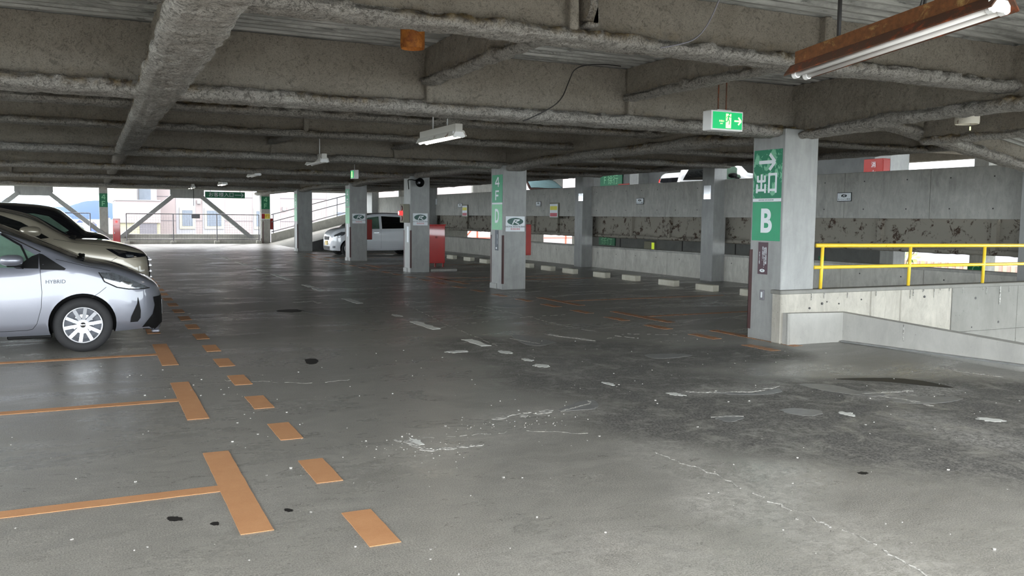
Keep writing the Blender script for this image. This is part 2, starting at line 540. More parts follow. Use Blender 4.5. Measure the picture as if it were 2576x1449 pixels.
# ------------------------------------------------------------------ floor
def fl_mesh(x0, x1, y0, y1, s, fn=None):
    nx = max(1, int(round((x1 - x0) / s))); ny = max(1, int(round((y1 - y0) / s)))
    xs = np.linspace(x0, x1, nx + 1); ys = np.linspace(y0, y1, ny + 1)
    X, Y = np.meshgrid(xs, ys)
    V = np.stack([X.ravel(), Y.ravel(), np.zeros(X.size)], 1)
    i = np.arange(nx)[None, :] + (nx + 1) * np.arange(ny)[:, None]
    i = i.ravel()
    F = np.stack([i, i + 1, i + nx + 2, i + nx + 1], 1)
    return V, F

def seg_dist(P, a, b):
    a = np.array(a); b = np.array(b); d = b - a
    t = np.clip(((P - a) @ d) / (d @ d), 0, 1)
    return np.hypot(*(P - a - t[:, None] * d).T)

V1, F1 = fl_mesh(-6.2, 8.35, 1.0, 12.0, 0.06)
me = bpy.data.meshes.new('floor')
me.from_pydata(V1.tolist(), [], F1.tolist())
P2 = V1[:, :2]
rg = np.zeros(len(P2))
for a, b, wd in [((4.1, 9.3), (4.2, 7.0), .55), ((4.2, 7.6), (6.6, 7.5), .55), ((4.2, 7.0), (5.0, 5.2), .9), ((5.0, 5.6), (7.2, 4.7), .75), ((3.9, 5.2), (5.2, 3.6), .7), ((5.2, 4.4), (8.3, 3.0), .9), ((4.7, 9.0), (5.6, 8.4), .4)]:
    d = seg_dist(P2, a, b)
    rg = np.maximum(rg, np.clip((wd + .25 - d) / .45, 0, 1))
wh = np.zeros(len(P2))
for a, b, wd, s in [((3.25, 4.5), (3.1, 2.4), .22, .55), ((2.6, 5.4), (1.9, 5.2), .3, .35), ((5.6, 4.5), (5.5, 3.8), .2, .7), ((3.6, 3.8), (3.0, 3.5), .25, .8), ((2.0, 3.0), (1.0, 2.4), .5, .3), ((2.7, 5.8), (3.4, 5.8), .16, .5), ((6.0, 5.2), (6.8, 5.2), .16, .9), ((4.1, 9.0), (4.1, 7.2), .2, .25), ((7.8, 6.0), (7.85, 5.4), .1, .9), ((4.6, 6.0), (5.5, 5.9), .12, .7), ((1.1, 5.0), (.6, 4.6), .3, .2)]:
    d = seg_dist(P2, a, b)
    wh = np.maximum(wh, s * np.clip((wd + .15 - d) / .2, 0, 1))
near_tone = np.clip((6.0 - P2[:, 1]) / 3.5, 0, 1) * 0.7 * np.clip((5.5 - P2[:, 0]) / 3, .1, 1)  # paler tone growing towards the near left
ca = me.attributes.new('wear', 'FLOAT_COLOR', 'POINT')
ca.data.foreach_set('color', np.stack([rg, wh, near_tone, np.ones(len(P2))], 1).ravel())
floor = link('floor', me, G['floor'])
tag(floor, 'worn grey concrete parking deck floor', kind='structure')
mb = MB()
mb.add([(-6.2, 12, 0), (13.9, 12, 0), (13.9, 37.6, 0), (-6.2, 37.6, 0)], [(0, 1, 2, 3)])
mb.add([(8.35, 7.9, 0), (13.9, 7.9, 0), (13.9, 12, 0), (8.35, 12, 0)], [(0, 1, 2, 3)])
mb.add([(-6.2, 37.6, 0), (8.3, 37.6, 0), (8.3, 46.9, 0), (-6.2, 46.9, 0)], [(0, 1, 2, 3)])
mb.add([(-6.2, -9, 0), (9.3, -9, 0), (9.3, 1, 0), (-6.2, 1, 0)], [(0, 1, 2, 3)])
mb.box(-6.2, 13.9, 12, 46.9, -0.3, -0.005)
mb.box(-6.2, 8.3, -9, 12, -0.3, -0.005)
mb.build('floor_slab', G['floor'], floor)
# down ramp at the right
rm = MB()
rm.add([(8.35, 1.0, 0), (8.9, 1.0, -.4), (14.5, 1.0, -1.6), (14.5, 7.85, -1.6), (8.9, 7.85, -.4), (8.35, 7.85, 0)], [(0, 1, 2, 3, 4, 5)])
rm.build('ramp', G['floor']); tag(bpy.data.objects['ramp'], 'concrete ramp dropping away behind the low curb', kind='structure')

# markings
def strip(x0, x1, y0, y1, mat, jag=0.0018, th=0.0035, name='floor_marking'):
    poly = []
    n = max(2, int((x1 - x0) / .08)); m = max(2, int((y1 - y0) / .08))
    j = lambda: random.uniform(-jag, jag)
    for i in range(n): poly.append((x0 + (x1 - x0) * i / n, y0 + j()))
    for i in range(m): poly.append((x1 + j(), y0 + (y1 - y0) * i / m))
    for i in range(n): poly.append((x1 - (x1 - x0) * i / n, y1 + j()))
    for i in range(m): poly.append((x0 + j(), y1 - (y1 - y0) * i / m))
    return MB().prism(poly, lambda u, v, d: (u, v, d), 0.0005, th).build(name, mat, floor)
for n in range(0, 14):
    y0 = 4.095 + 2.5 * n
    strip(.589, .741, y0, y0 + 1.529, G['tape'])
    strip(-4.6, .589, y0 + .70, y0 + .81, G['tape'])
strip(.589, .741, 1.6, 3.12, G['tape']); strip(-4.6, .589, 2.3, 2.41, G['tape'])
for k in range(0, 36):
    y0 = 3.703 + 1.0244 * k - (1.0244 * 2)
    if y0 < 40: strip(1.092, 1.242, y0, y0 + .491, G['tape'])
for k in range(0, 24):
    y0 = 7.54 + 1.035 * k
    strip(6.94, 7.08, y0, y0 + .5, G['worn'], 0.012)
for yc in (8.5, 11.0, 13.57, 18.6, 21.0 - 1.4, 25.0, 30.2, 33.0):
    strip(7.44, 7.58, yc - .78, yc + .78, G['worn'], 0.012)
    strip(7.58, 11.2, yc - .05, yc + .05, G['worn'], 0.012)
WL = [(9.11, 9.69), (10.72, 11.68), (14.4, 15.3), (17.09, 17.8), (18.06, 18.68), (20.18, 22.35), (23.32, 25.42), (26.44, 28.34), (29.75, 31.72), (32.85, 34.25)]
for a, b in WL: strip(4.02, 4.15, a, b, G['white_mark'], 0.018)
strip(5.3, 5.8, 35.9, 36.1, G['white_mark'], .02); strip(3.3, 3.75, 33.1, 33.3, G['white_mark'], .02)

def blob(cx, cy, rx, ry, ang, mat, name, jag=.25, n=22, z=0.0022, seed=0):
    rr = random.Random(seed)
    poly = []
    for i in range(n):
        t = 2 * PI * i / n
        k = 1 + rr.uniform(-jag, jag)
        u, v = rx * math.cos(t) * k, ry * math.sin(t) * k
        poly.append((cx + u * math.cos(ang) - v * math.sin(ang), cy + u * math.sin(ang) + v * math.cos(ang)))
    return MB().prism(poly, lambda u, v, d: (u, v, d), 0.0004, z).build(name, mat, floor)
G['patch'] = plain('smooth_grey_patch', srgb(128, 129, 128), 0.38, var=0.22, scale=11)
G['scuff'] = m_rust('white_scuff', srgb(206, 205, 200), srgb(134, 132, 127), (0.42, 0.58), 0.8, 34)
G['oil'] = plain('dark_oil', srgb(40, 39, 38), 0.45, var=0.2, scale=12, spec=.3)
for i, (x, y, a, b, t) in enumerate([(4.05, 7.68, .07, .09, 0), (4.45, 5.97, .05, .08, .4), (5.23, 4.83, .05, .07, 0), (6.09, 4.25, .06, .09, .6), (4.17, 6.6, .04, .08, 0), (3.61, 8.84, .12, .07, 0), (4.09, 8.61, .06, .12, 0), (4.08, 8.06, .05, .09, 0), (1.9, 5.36, .035, .09, 0), (4.10, 12.45, .06, .16, 0)]):
    blob(x, y, a, b, t, G['white_mark'], 'paint_patch', .3, seed=i)
PATCHES = [
 [(5.77, 5.9), (5.95, 5.84), (6.04, 5.68), (6.03, 5.45), (6.15, 5.25), (5.98, 5.23), (5.82, 5.43), (5.76, 5.64)],
 [(6.07, 5.14), (6.38, 5.05), (6.61, 4.88), (6.34, 4.82), (6.05, 4.89), (5.96, 5.01)],
 [(3.22, 5.81), (3.45, 5.98), (3.64, 6.07), (3.67, 5.99), (3.56, 5.79), (3.42, 5.75)],
 [(4.76, 9.85), (4.92, 9.67), (4.98, 9.19), (4.94, 9.03), (4.64, 8.91), (4.58, 9.21)],
 [(4.87, 5.16), (5.05, 5.11), (5.11, 4.96), (4.92, 4.89), (4.82, 5.0)],
 [(5.44, 7.86), (5.72, 7.83), (5.91, 7.66), (5.63, 7.57), (5.4, 7.61)],
 [(4.22, 5.16), (4.42, 5.12), (4.37, 5.03), (4.22, 4.98), (4.18, 5.06)],
 [(4.84, 5.93), (5.13, 5.75), (5.42, 5.82), (5.4, 5.72), (5.18, 5.66), (4.89, 5.78)],
 [(6.1, 13.2), (6.4, 13.3), (6.6, 13.0), (6.4, 12.8), (6.1, 12.9)], [(2.9, 13.5), (3.2, 13.4), (3.3, 12.9), (3.1, 12.8)]]
WET = [[(6.27, 5.98), (6.61, 5.89), (6.88, 5.75), (6.99, 5.53), (6.96, 5.22), (6.82, 5.36), (6.64, 5.64), (6.4, 5.84)], [(1.95, 8.93), (2.06, 8.97), (2.06, 8.81), (2.0, 8.65), (1.92, 8.65)]]
def smoothpoly(p, jag, seed):
    rr = random.Random(seed); out = []; n = len(p)
    for i in range(n):
        p0, p1, p2, p3 = (Vector(p[(i + k) % n]) for k in (-1, 0, 1, 2))
        for j in range(5):
            t = j / 5
            q = .5 * ((2 * p1) + (p2 - p0) * t + (2 * p0 - 5 * p1 + 4 * p2 - p3) * t * t + (3 * p1 - p0 - 3 * p2 + p3) * t ** 3)
            out.append((q.x + rr.uniform(-jag, jag), q.y + rr.uniform(-jag, jag)))
    return out
def flat(poly, mat, name, z=.0016):
    return MB().prism(poly, lambda u, v, d: (u, v, d), .0003, z).build(name, mat, floor)
for i, p_ in enumerate(PATCHES): flat(smoothpoly(p_, .012, i), G['patch'], 'repair_patch')
for i, p_ in enumerate(WET): flat(smoothpoly(p_, .006, i), G['oil'], 'oil_stain', .0012)
for i, (x, y, a, b, t) in enumerate([(4.08, 3.63, .035, .025, 0), (2.76, 13.63, .2, .22, 0), (.86, 4.35, .02, .03, .3), (.33, 4.45, .03, .045, .7), (.5, 4.3, .02, .03, .2)]):
    blob(x, y, a, b, t, G['oil'], 'oil_stain', .18, seed=40 + i, z=.0012)
def ribbon(pts, wd, mat, name, seed=0, jag=.02, gap=0.0):
    rr = random.Random(seed)
    P = []
    for (a, b) in zip(pts, pts[1:]):
        L = math.dist(a, b); n = max(2, int(L / .05))
        for i in range(n):
            t = i / n
            P.append((a[0] + (b[0] - a[0]) * t + rr.uniform(-jag, jag), a[1] + (b[1] - a[1]) * t + rr.uniform(-jag, jag)))
    P.append(pts[-1])
    m = MB()
    for a, b in zip(P, P[1:]):
        if rr.random() < gap: continue
        d = Vector((b[0] - a[0], b[1] - a[1])).normalized(); n = Vector((-d.y, d.x))
        h = wd * rr.uniform(.25, 1.0) / 2
        m.prism([(a[0] + n.x * h, a[1] + n.y * h), (a[0] - n.x * h, a[1] - n.y * h), (b[0] - n.x * h, b[1] - n.y * h), (b[0] + n.x * h, b[1] + n.y * h)], lambda u, v, d: (u, v, d), .0005, .0024)
    return m.build(name, mat, floor)
CR = [([(3.21, 4.54), (3.21, 4.29), (3.25, 3.96), (3.21, 3.57), (3.22, 3.13), (3.22, 2.78), (3.13, 2.43)], .012, 0.05), ([(4.82, 14.38), (4.61, 12.77), (4.4, 11.22), (4.21, 9.08)], .02, .2), ([(1.03, 8.08), (1.78, 7.61), (2.08, 7.68)], .012, .2), ([(4.0, 10.8), (5.6, 11.53), (6.76, 11.67)], .018, .3), ([(5.79, 13.31), (5.89, 11.99), (5.86, 10.66), (5.94, 9.72)], .018, .3), ([(1.91, 5.43), (2.64, 5.35), (3.07, 5.11)], .012, .2), ([(6.9, 9.0), (6.2, 9.4), (5.4, 8.9)], .015, .4)]
G['crackm'] = m_rust('crack_bloom', srgb(176, 174, 167), srgb(112, 111, 107), (0.40, 0.56), 0.8, 20)
for i, (p, wd, g) in enumerate(CR): ribbon(p, wd if i == 0 else wd * .6, G['scuff'] if i == 0 else G['crackm'], 'crack', i, .022, g + (.12 if i else 0))
SCU = [([(2.72, 5.75), (2.97, 5.82), (3.3, 5.82)], .13), ([(3.25, 5.79), (3.6, 5.95), (3.62, 6.05)], .03), ([(1.82, 5.44), (1.91, 5.14), (2.29, 5.12)], .07), ([(5.22, 9.71), (5.5, 8.99)], .14), ([(4.65, 6.01), (4.88, 5.86), (5.17, 5.8), (5.53, 5.89)], .06), ([(4.18, 5.15), (4.3, 5.14), (4.42, 5.08)], .03), ([(7.85, 5.99), (7.81, 5.69), (7.9, 5.46)], .16), ([(6.01, 5.35), (6.35, 5.3), (6.66, 5.27)], .06), ([(6.07, 5.14), (6.12, 4.95), (6.07, 4.72)], .1), ([(5.98, 9.29), (6.11, 9.05)], .05), ([(3.16, 14.97), (3.46, 15.09), (3.46, 14.5)], .1), ([(1.93, 15.79), (2.35, 15.72)], .06), ([(4.62, 9.55), (4.75, 9.0)], .03)]
def scuff(pts, wd, seed):
    rr = random.Random(seed); m = MB(); k_ = 0
    for a, b in zip(pts, pts[1:]):
        L = math.dist(a, b); n = max(2, int(L / (wd * .45 + .012)))
        ang = math.atan2(b[1] - a[1], b[0] - a[0])
        for i in range(n):
            if rr.random() < .18: continue
            t = i / n; cx = a[0] + (b[0] - a[0]) * t + rr.uniform(-.3, .3) * wd; cy = a[1] + (b[1] - a[1]) * t + rr.uniform(-.3, .3) * wd
            s1 = rr.uniform(.25, 1.0) * wd * .9 + .006; s2 = rr.uniform(.12, .5) * wd * .6 + .003
            poly = []
            for q in range(11):
                th = 2 * PI * q / 11; kk = 1 + rr.uniform(-.4, .4); u, v = s1 * math.cos(th) * kk, s2 * math.sin(th) * kk
                aa = ang + rr.uniform(-.1, .1); poly.append((cx + u * math.cos(aa) - v * math.sin(aa), cy + u * math.sin(aa) + v * math.cos(aa)))
            k_ += 1
            m.prism(poly, lambda u, v, d: (u, v, d), .0004, .0022 + .00001 * k_)
    return m.build('scuff_mark', G['scuff'], floor)
for i, (p, wd) in enumerate(SCU): scuff(p, wd, 50 + i)
# crumbs of concrete
rr = random.Random(3)
m = MB()
def chip(x, y, s, m):
    a = rr.uniform(0, PI); pts = []
    for k in range(5):
        t = a + 2 * PI * k / 5; r_ = s * rr.uniform(.6, 1.1)
        pts.append((x + r_ * math.cos(t), y + r_ * math.sin(t)))
    m.prism(pts, lambda u, v, d: (u, v, d), 0, s * rr.uniform(.3, .8))
for i in range(330):
    x = rr.uniform(-.6, 7.5); y = rr.uniform(2.2, 9.5)
    chip(x, y, rr.choice((.003, .004, .005, .006, .009)), m)
for i in range(55): chip(rr.gauss(1.9, .2), rr.gauss(5.15, .2), rr.choice((.003, .004, .006)), m)
for i in range(50): chip(rr.gauss(2.75, .25), rr.gauss(5.55, .1), rr.choice((.003, .005)), m)
o = m.build('debris', G['scuff']); tag(o, 'small white crumbs of concrete scattered over the floor', 'debris', kind='stuff')
m = MB(); chip(1.08, 2.66, .018, m); o = m.build('paper_scrap', G['sign_white']); tag(o, 'small pale square scrap on the floor near the bottom edge', 'scrap')
m = MB().box(.83, .875, 2.80, 2.815, 0, .006); o = m.build('plastic_chip', G['sign_white']); tag(o, 'thin oblong pale chip on the floor below the nearest orange dash', 'scrap')

# ------------------------------------------------------------------ ceiling
ZD = 3.12
def deck(name, x0, x1, y0, y1, zf, parent=None, pitch=0.15):
    m = MB()
    ys = []
    y = y0
    k = 0
    while y < y1:
        for dy, dz in ((0, 0), (.035, .0), (.05, .05), (.135, .05)):
            ys.append((min(y + dy, y1), dz))
        y += pitch
    vs = []
    for y, dz in ys:
        for x in (x0, x1): vs.append((x, y, zf(x) + dz))
    fs = [(2 * i, 2 * i + 1, 2 * i + 3, 2 * i + 2) for i in range(len(ys) - 1)]
    m.add(vs, fs)
    return m.build(name, G['deck'], parent, fixn=False)
ceiling = deck('ceiling', -6.4, 7.9, -0.6, 47.1, lambda x: ZD)  # unseen end behind the camera cut short to let sky light in
tag(ceiling, 'corrugated steel deck ceiling', kind='structure')
deck('deck_panel', 7.9, 14.0, 8.2, 47.1, lambda x: ZD, ceiling)
zr = lambda x: 3.12 - .165 * (x - 7.9)
deck('ramp_deck', 7.9, 16.0, -2.0, 8.0, zr, ceiling)
m = MB().box(-6.4, 14.0, 8.2, 47.1, ZD + .06, ZD + .25); m.box(-6.4, 7.9, -0.6, 8.2, ZD + .06, ZD + .25)
m.add([(7.9, -2, zr(7.9) + .06), (16, -2, zr(16) + .06), (16, 8.2, zr(16) + .06), (7.9, 8.2, zr(7.9) + .06), (7.9, -2, zr(7.9) + .3), (16, -2, zr(16) + .3), (16, 8.2, zr(16) + .3), (7.9, 8.2, zr(7.9) + .3)], [(0, 1, 2, 3), (4, 5, 6, 7), (0, 1, 5, 4), (1, 2, 6, 5), (2, 3, 7, 6), (3, 0, 4, 7)])
m.build('slab', G['slab'], ceiling)

def nz(p, s, o=0):
    return noise.noise(Vector((p[0] * s + o, p[1] * s - o, p[2] * s + 2 * o)))
def beam(p0, p1, w_, h_, depth0, depth1=None, res=0.06, amp=1.0, name='beam', mat=None, tw=.045, haunch=None, stain=1.0, seed=0):
    """sprayed I-beam: p0,p1 = centre of the soffit at both ends; depth = height up to the deck"""
    depth1 = depth0 if depth1 is None else depth1
    p0, p1 = Vector(p0), Vector(p1)
    L = (p1 - p0).length
    d = (p1 - p0).normalized()
    sd = d.cross(Vector((0, 0, 1))).normalized()
    n = max(2, int(L / res))
    # section control points (u, v, isflange)
    hw = w_ / 2
    sec = [(-hw * .55, h_ * 1.25), (-hw * .92, h_ * 1.05), (-hw, h_ * .6), (-hw * .93, h_ * .2), (-hw * .65, .0), (0, -.006), (hw * .65, 0), (hw * .93, h_ * .2), (hw, h_ * .6), (hw * .92, h_ * 1.05), (hw * .55, h_ * 1.25)]
    pts = []
    for a, b in zip(sec, sec[1:]):
        k = max(1, int(math.dist(a, b) / max(res * .8, .02)))
        for i in range(k): pts.append((a[0] + (b[0] - a[0]) * i / k, a[1] + (b[1] - a[1]) * i / k, 1))
    pts.append((sec[-1][0], sec[-1][1], 1))
    verts = []; st = []
    nweb = max(3, int((depth0 - h_) / max(res * 1.6, .05)))
    for i in range(n + 1):
        t = i / n
        c = p0 + (p1 - p0) * t
        D = depth0 + (depth1 - depth0) * t
        hv = haunch(t * L) if haunch else 0.0
        ring = []
        for j in range(nweb): # left web going down
            v = D - (D - h_ * 1.15) * j / nweb
            ring.append((-tw, v, 0))
        ring += [(-tw - .005, h_ * 1.16, 2)]
        ring += pts
        ring += [(tw + .005, h_ * 1.16, 2)]
        for j in range(nweb - 1, -1, -1):
            ring.append((tw, D - (D - h_ * 1.15) * j / nweb, 0))
        for (u, v, fl) in ring:
            P = c + sd * u + Vector((0, 0, v))
            if fl == 1:
                a1 = nz(P, 2.2, seed) * .009 + nz(P, 7, seed + 3) * .022 + nz(P, 17, seed) * .018 - (abs(nz(P, 34, seed)) * .014 if res < .06 else 0)
                if v > h_ * .9: a1 = a1 * 1.7 - .05 * max(0, nz(P, 1.9, seed + 9)) + .03 * nz(P, 9, seed) - .012
                a1 *= amp
                r_ = math.hypot(u, v - h_ * .5) or 1
                P = P + sd * (u / r_ * a1) + Vector((0, 0, (v - h_ * .5) / r_ * a1 * .8))
                s_ = max(0, min(1, (v / h_ - .35) * 2.0)) * max(0, min(1, nz(P, 1.1, seed + 5) * 2.6 + .35))
                st.append(s_ * stain)
            else:
                a1 = (nz(P, 3, seed) * .014 + nz(P, 12, seed) * .014 + (nz(P, 26, seed) * .010 if res < .06 else 0)) * amp
                P = P + sd * (1 if u > 0 else -1) * a1
                st.append(max(0, 1 - (v - h_) / .10) * max(0, min(1, nz(P, .9, seed + 5) * 2.5)) * .6 * stain if fl == 0 else .3)
            if hv: P = P - Vector((0, 0, hv * (1 if v < h_ * 1.3 else 0)))
            verts.append(P)
        m_ = len(ring)
    fs = []
    for i in range(n):
        for j in range(m_ - 1):
            a = i * m_ + j
            fs.append((a, a + 1, a + m_ + 1, a + m_))
    fs.append(tuple(range(m_ - 1, -1, -1))); fs.append(tuple(n * m_ + j for j in range(m_)))
    me = bpy.data.meshes.new(name)
    me.from_pydata([tuple(v) for v in verts], [], fs)
    ca = me.attributes.new('stain', 'FLOAT', 'POINT')
    ca.data.foreach_set('value', st)
    mi = []
    kind_ = [x[2] for x in ring]
    for i in range(n):
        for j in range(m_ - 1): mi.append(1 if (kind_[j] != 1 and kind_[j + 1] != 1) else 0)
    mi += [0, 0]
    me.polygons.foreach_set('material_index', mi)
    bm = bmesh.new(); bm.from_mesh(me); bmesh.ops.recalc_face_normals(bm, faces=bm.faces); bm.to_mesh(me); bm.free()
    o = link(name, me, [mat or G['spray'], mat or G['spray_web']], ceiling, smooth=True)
    return o

MAIN = [(8.25, .028), (16.43, .07), (22.15, .1), (28.3, .12), (36.4, .15)]
SECO = [(2.72, .05), (5.42, .026), (10.98, .05), (13.7, .06), (19.3, .1), (25.2, .12), (31.0, .15), (33.7, .15), (39.1, .2), (41.8, .2), (44.4, .2)]
for i, (y, r_) in enumerate(MAIN):
    beam((-6.3, y, 2.49), (7.85, y, 2.49), .42, .11, ZD - 2.49, res=r_, seed=i)
    if y > 8: beam((7.9, y + .05, 2.69), (13.6, y + .05, 2.70), .34, .10, ZD - 2.69, res=max(r_, .06), seed=i + 20, haunch=lambda t: .17 * max(0, 1 - t / 1.6))
for i, (y, r_) in enumerate(SECO):
    beam((-6.3, y, 2.70), (7.85, y, 2.70), .30, .085, ZD - 2.70, res=r_, seed=i + 40)
    if y > 8: beam((7.9, y, 2.72), (13.6, y, 2.72), .28, .08, ZD - 2.72, res=max(r_, .08), seed=i + 60)
def hn(L, ends):
    def f(s):
        v = 0
        for e in ends:
            v = max(v, .07 * max(0, 1 - abs(s - e) / 1.3) ** .7)
        return v
    return f
# girders running along the bays
beam((.555, -0.6, 2.485), (.555, 8.25, 2.485), .37, .11, ZD - 2.485, res=.028, seed=80)
beam((.555, 8.25, 2.485), (.555, 16.3, 2.485), .33, .11, ZD - 2.485, res=.05, seed=81)
beam((.57, 16.5, 2.62), (.57, 46.8, 2.62), .24, .1, ZD - 2.62, res=.15, seed=82)
beam((7.8, -0.6, 2.535), (7.8, 8.22, 2.535), .30, .10, ZD - 2.535, res=.035, seed=83, haunch=hn(11, [8.7]))
beam((7.8, 8.26, 2.50), (7.8, 16.4, 2.50), .34, .12, ZD - 2.50, res=.06, seed=84, haunch=hn(8, [0, 7.8]))
beam((7.85, 16.6, 2.50), (7.85, 46.8, 2.50), .34, .12, ZD - 2.50, res=.14, seed=85, haunch=hn(30, [0, 11.6, 19.7]))
beam((13.6, 8.2, 2.74), (13.6, 46.8, 2.74), .3, .1, ZD - 2.74, res=.14, seed=86)
beam((-6.2, -3, 2.6), (-6.2, 46.8, 2.6), .3, .1, ZD - 2.6, res=.3, seed=87)
# sloping edge beam of the upper ramp
beam((7.95, 7.85, 2.80), (16.0, 7.85, 2.80 - .158 * 8.05), .3, .10, .34, .30, res=.06, seed=88)
beam((9.5, 3.2, zr(9.5) - .4), (9.5, 7.7, zr(9.5) - .4), .2, .08, .4, res=.1, seed=89)
# joists between beams
for y0, y1 in ((5.42, 8.2), (13.7, 16.4), (31, 33.7), (25.2, 28.3)):
    for x in (3.02, 5.36):
        beam((x, y0 + .04, 2.77), (x, y1 - .04, 2.77), .17, .07, ZD - 2.77, res=.05 if y0 < 9 else .12, seed=int(x * 10 + y0), stain=.6)
# stiffener plates on the webs
m = MB()
for y, _ in MAIN + SECO:
    for x in (-2.0, 3.02, 5.36):
        zb = 2.6 if (y, _) in MAIN else 2.78
        m.cbox(x - .035, x + .035, y - .13, y + .13, zb, ZD, .012)
m.build('web_stiffener', G['spray_web'], ceiling)
beam((3.14, 5.24, 2.8), (3.14, 5.40, 2.8), .11, .05, ZD - 2.8, res=.05, seed=97)
beam((8.24, 8.05, 2.6), (8.24, 8.2, 2.6), .10, .05, ZD - 2.6, res=.05, seed=98)

# far edge beam, gussets and braces
m = MB().box(-6.4, 14, 46.6, 46.9, 2.70, 3.05)
m.build('edge_beam', G['conc_dark'], ceiling)

# ------------------------------------------------------------------ columns
def column(x0, x1, y0, y1, z0, z1, label, guards=True, mat='column', base=True):
    c = MB().cbox(x0, x1, y0, y1, z0, z1, .008).build('column', G[mat])
    tag(c, label, kind='structure')
    if base:
        MB().cbox(x0 - .014, x0 + .02, y0 + .25, y1 + .012, z0, z0 + .11, .004).build('column_foot', G[mat], c)
    if guards:
        g = MB(); t = .006
        g.box(x0 - t, x0 + .035, y0 - t, y0 + .001, .12, 1.12); g.box(x0 - t, x0 + .001, y0 - t, y0 + .035, .12, 1.12)
        g.cyl((x0 + .02, y0 - .008, .3), (x0 + .02, y0 - .004, .3), .006, n=6); g.cyl((x0 + .02, y0 - .008, .8), (x0 + .02, y0 - .004, .8), .006, n=6)
        g.build('corner_guard', G['brown'], c)
        g = MB(); g.box(x0 - t, x0 + .001, y1 - .05, y1 + t, .12, 1.12); g.box(x0 - t, x0 + .05, y1 - .001, y1 + t, .12, 1.12)
        g.build('corner_guard', G['brown'], c)
    return c
colB = column(7.47, 8.00, 8.0, 8.56, 0, 2.58, 'grey column with the exit arrow panel beside the yellow rail', base=False)
bpy.data.objects['corner_guard']
# B has no front guard in view
for ch in list(colB.children):
    if ch.name.startswith('corner_guard'):
        zs = [v.co.y for v in ch.data.vertices]
        if max(zs) < 8.2: bpy.data.objects.remove(ch)
colD = column(7.58, 8.12, 16.14, 16.72, 0, 2.55, 'grey column with the 4F and D panels')
colS = column(7.58, 8.12, 21.87, 22.40, 0, 2.55, 'grey column carrying the loudspeaker and alarm box')
colC = column(7.62, 8.20, 28.0, 28.55, 0, 2.55, 'grey column in front of the white car')
col4 = column(7.62, 8.24, 36.1, 36.66, 0, 2.55, 'grey column left of the white car nose')
col5 = column(7.98, 8.44, 46.62, 47.05, 0, 3.0, 'far edge column with the red and yellow slow panel', guards=False, mat='conc_dark', base=False)
col6 = column(.36, .74, 46.62, 47.05, 0, 3.0, 'far edge column with the 4F panel beside the red cabinet', guards=False, mat='conc_dark', base=False)
column(-6.35, -5.9, 46.5, 47.0, 0, 3.0, 'far corner column behind the black van', guards=False, base=False)
names = ['near the ramp corner', 'behind the fourth wheel stop', 'between the parapets near the framed notice', 'hidden behind the lettered column', 'behind the red cabinet', 'at the far corner by the ramp']
for (y0, y1), nm in zip(((8.6, 9.05), (16.71, 17.16), (22.9, 23.36), (28.3, 28.75), (36.2, 36.6), (44.9, 46.3)), names):
    column(13.42, 13.80, y0, y1, -1.6 if y0 > 8 else 0, 4.4, 'grey steel column ' + nm, guards=False)

# ------------------------------------------------------------------ split-level parapets (plane x = 13.8)
def panelwall(name, label, x0, x1, z0, z1, ys, mat, cap=None, tie=True):
    w_ = empty(name, ((x0 + x1) / 2, (ys[0] + ys[-1]) / 2, z0), label, kind='structure')
    for a, b in zip(ys, ys[1:]):
        MB().cbox(x0, x1, a + .004, b - .004, z0, z1, .008).build('panel', mat, w_)
        if tie and a < 30:
            h = MB()
            n = max(1, int((b - a) / .75))
            for k in range(n):
                yy = a + (b - a) * (k + .5) / n
                for zz in (z0 + (z1 - z0) * .2, z0 + (z1 - z0) * .8):
                    h.cyl((x0 - .002, yy, zz), (x0 + .001, yy, zz), .014, n=8)
            h.build('tie_holes', G['dark'], w_)
    if cap: MB().cbox(x0 - .02, x1 + .02, ys[0], ys[-1], z1 - .03, z1 + .02, .006).build('coping', G['conc_dark'], w_)
    return w_
panelwall('wall_right_upper', 'long grey upper parapet with small plates on it', 13.74, 13.92, 1.54, 2.45, [8.5, 11.0, 13.0, 15.1, 17.3, 19.1, 20.6, 23.0, 25.6, 28.0, 31.5, 34.0, 36.6, 40, 46.8], G['conc_dark'])
panelwall('wall_right_lower', 'low pale concrete parapet behind the wheel stops', 13.80, 13.98, -.3, .63, [8.5, 11.1, 13.07, 15.1, 16.9, 19.05, 21.04, 23.1, 25.6, 26.9, 31.5, 34.0, 36.6, 40, 46.8], G['conc'], cap=True)
m = MB().box(13.95, 14.03, 8.4, 46.8, .98, 1.56)
w_ = m.build('wall_right_beam', G['rustbeam']); tag(w_, 'rust stained beam band between the two parapets', kind='structure')
b_ = beam((13.98, 8.4, .92), (13.98, 46.8, .92), .26, .085, .3, res=.09, seed=99, stain=3.0, name='beam_flange', mat=G['rustbeam'])
b_.parent = w_; b_.matrix_parent_inverse = Matrix()
m = MB()
for y in (9.8, 12.2, 14.8, 19.1, 20.9, 25.3, 27.0, 30, 33): m.box(13.86, 13.96, y - .05, y + .05, .98, 1.54)
m.build('stiffener', G['rustbeam'], w_)

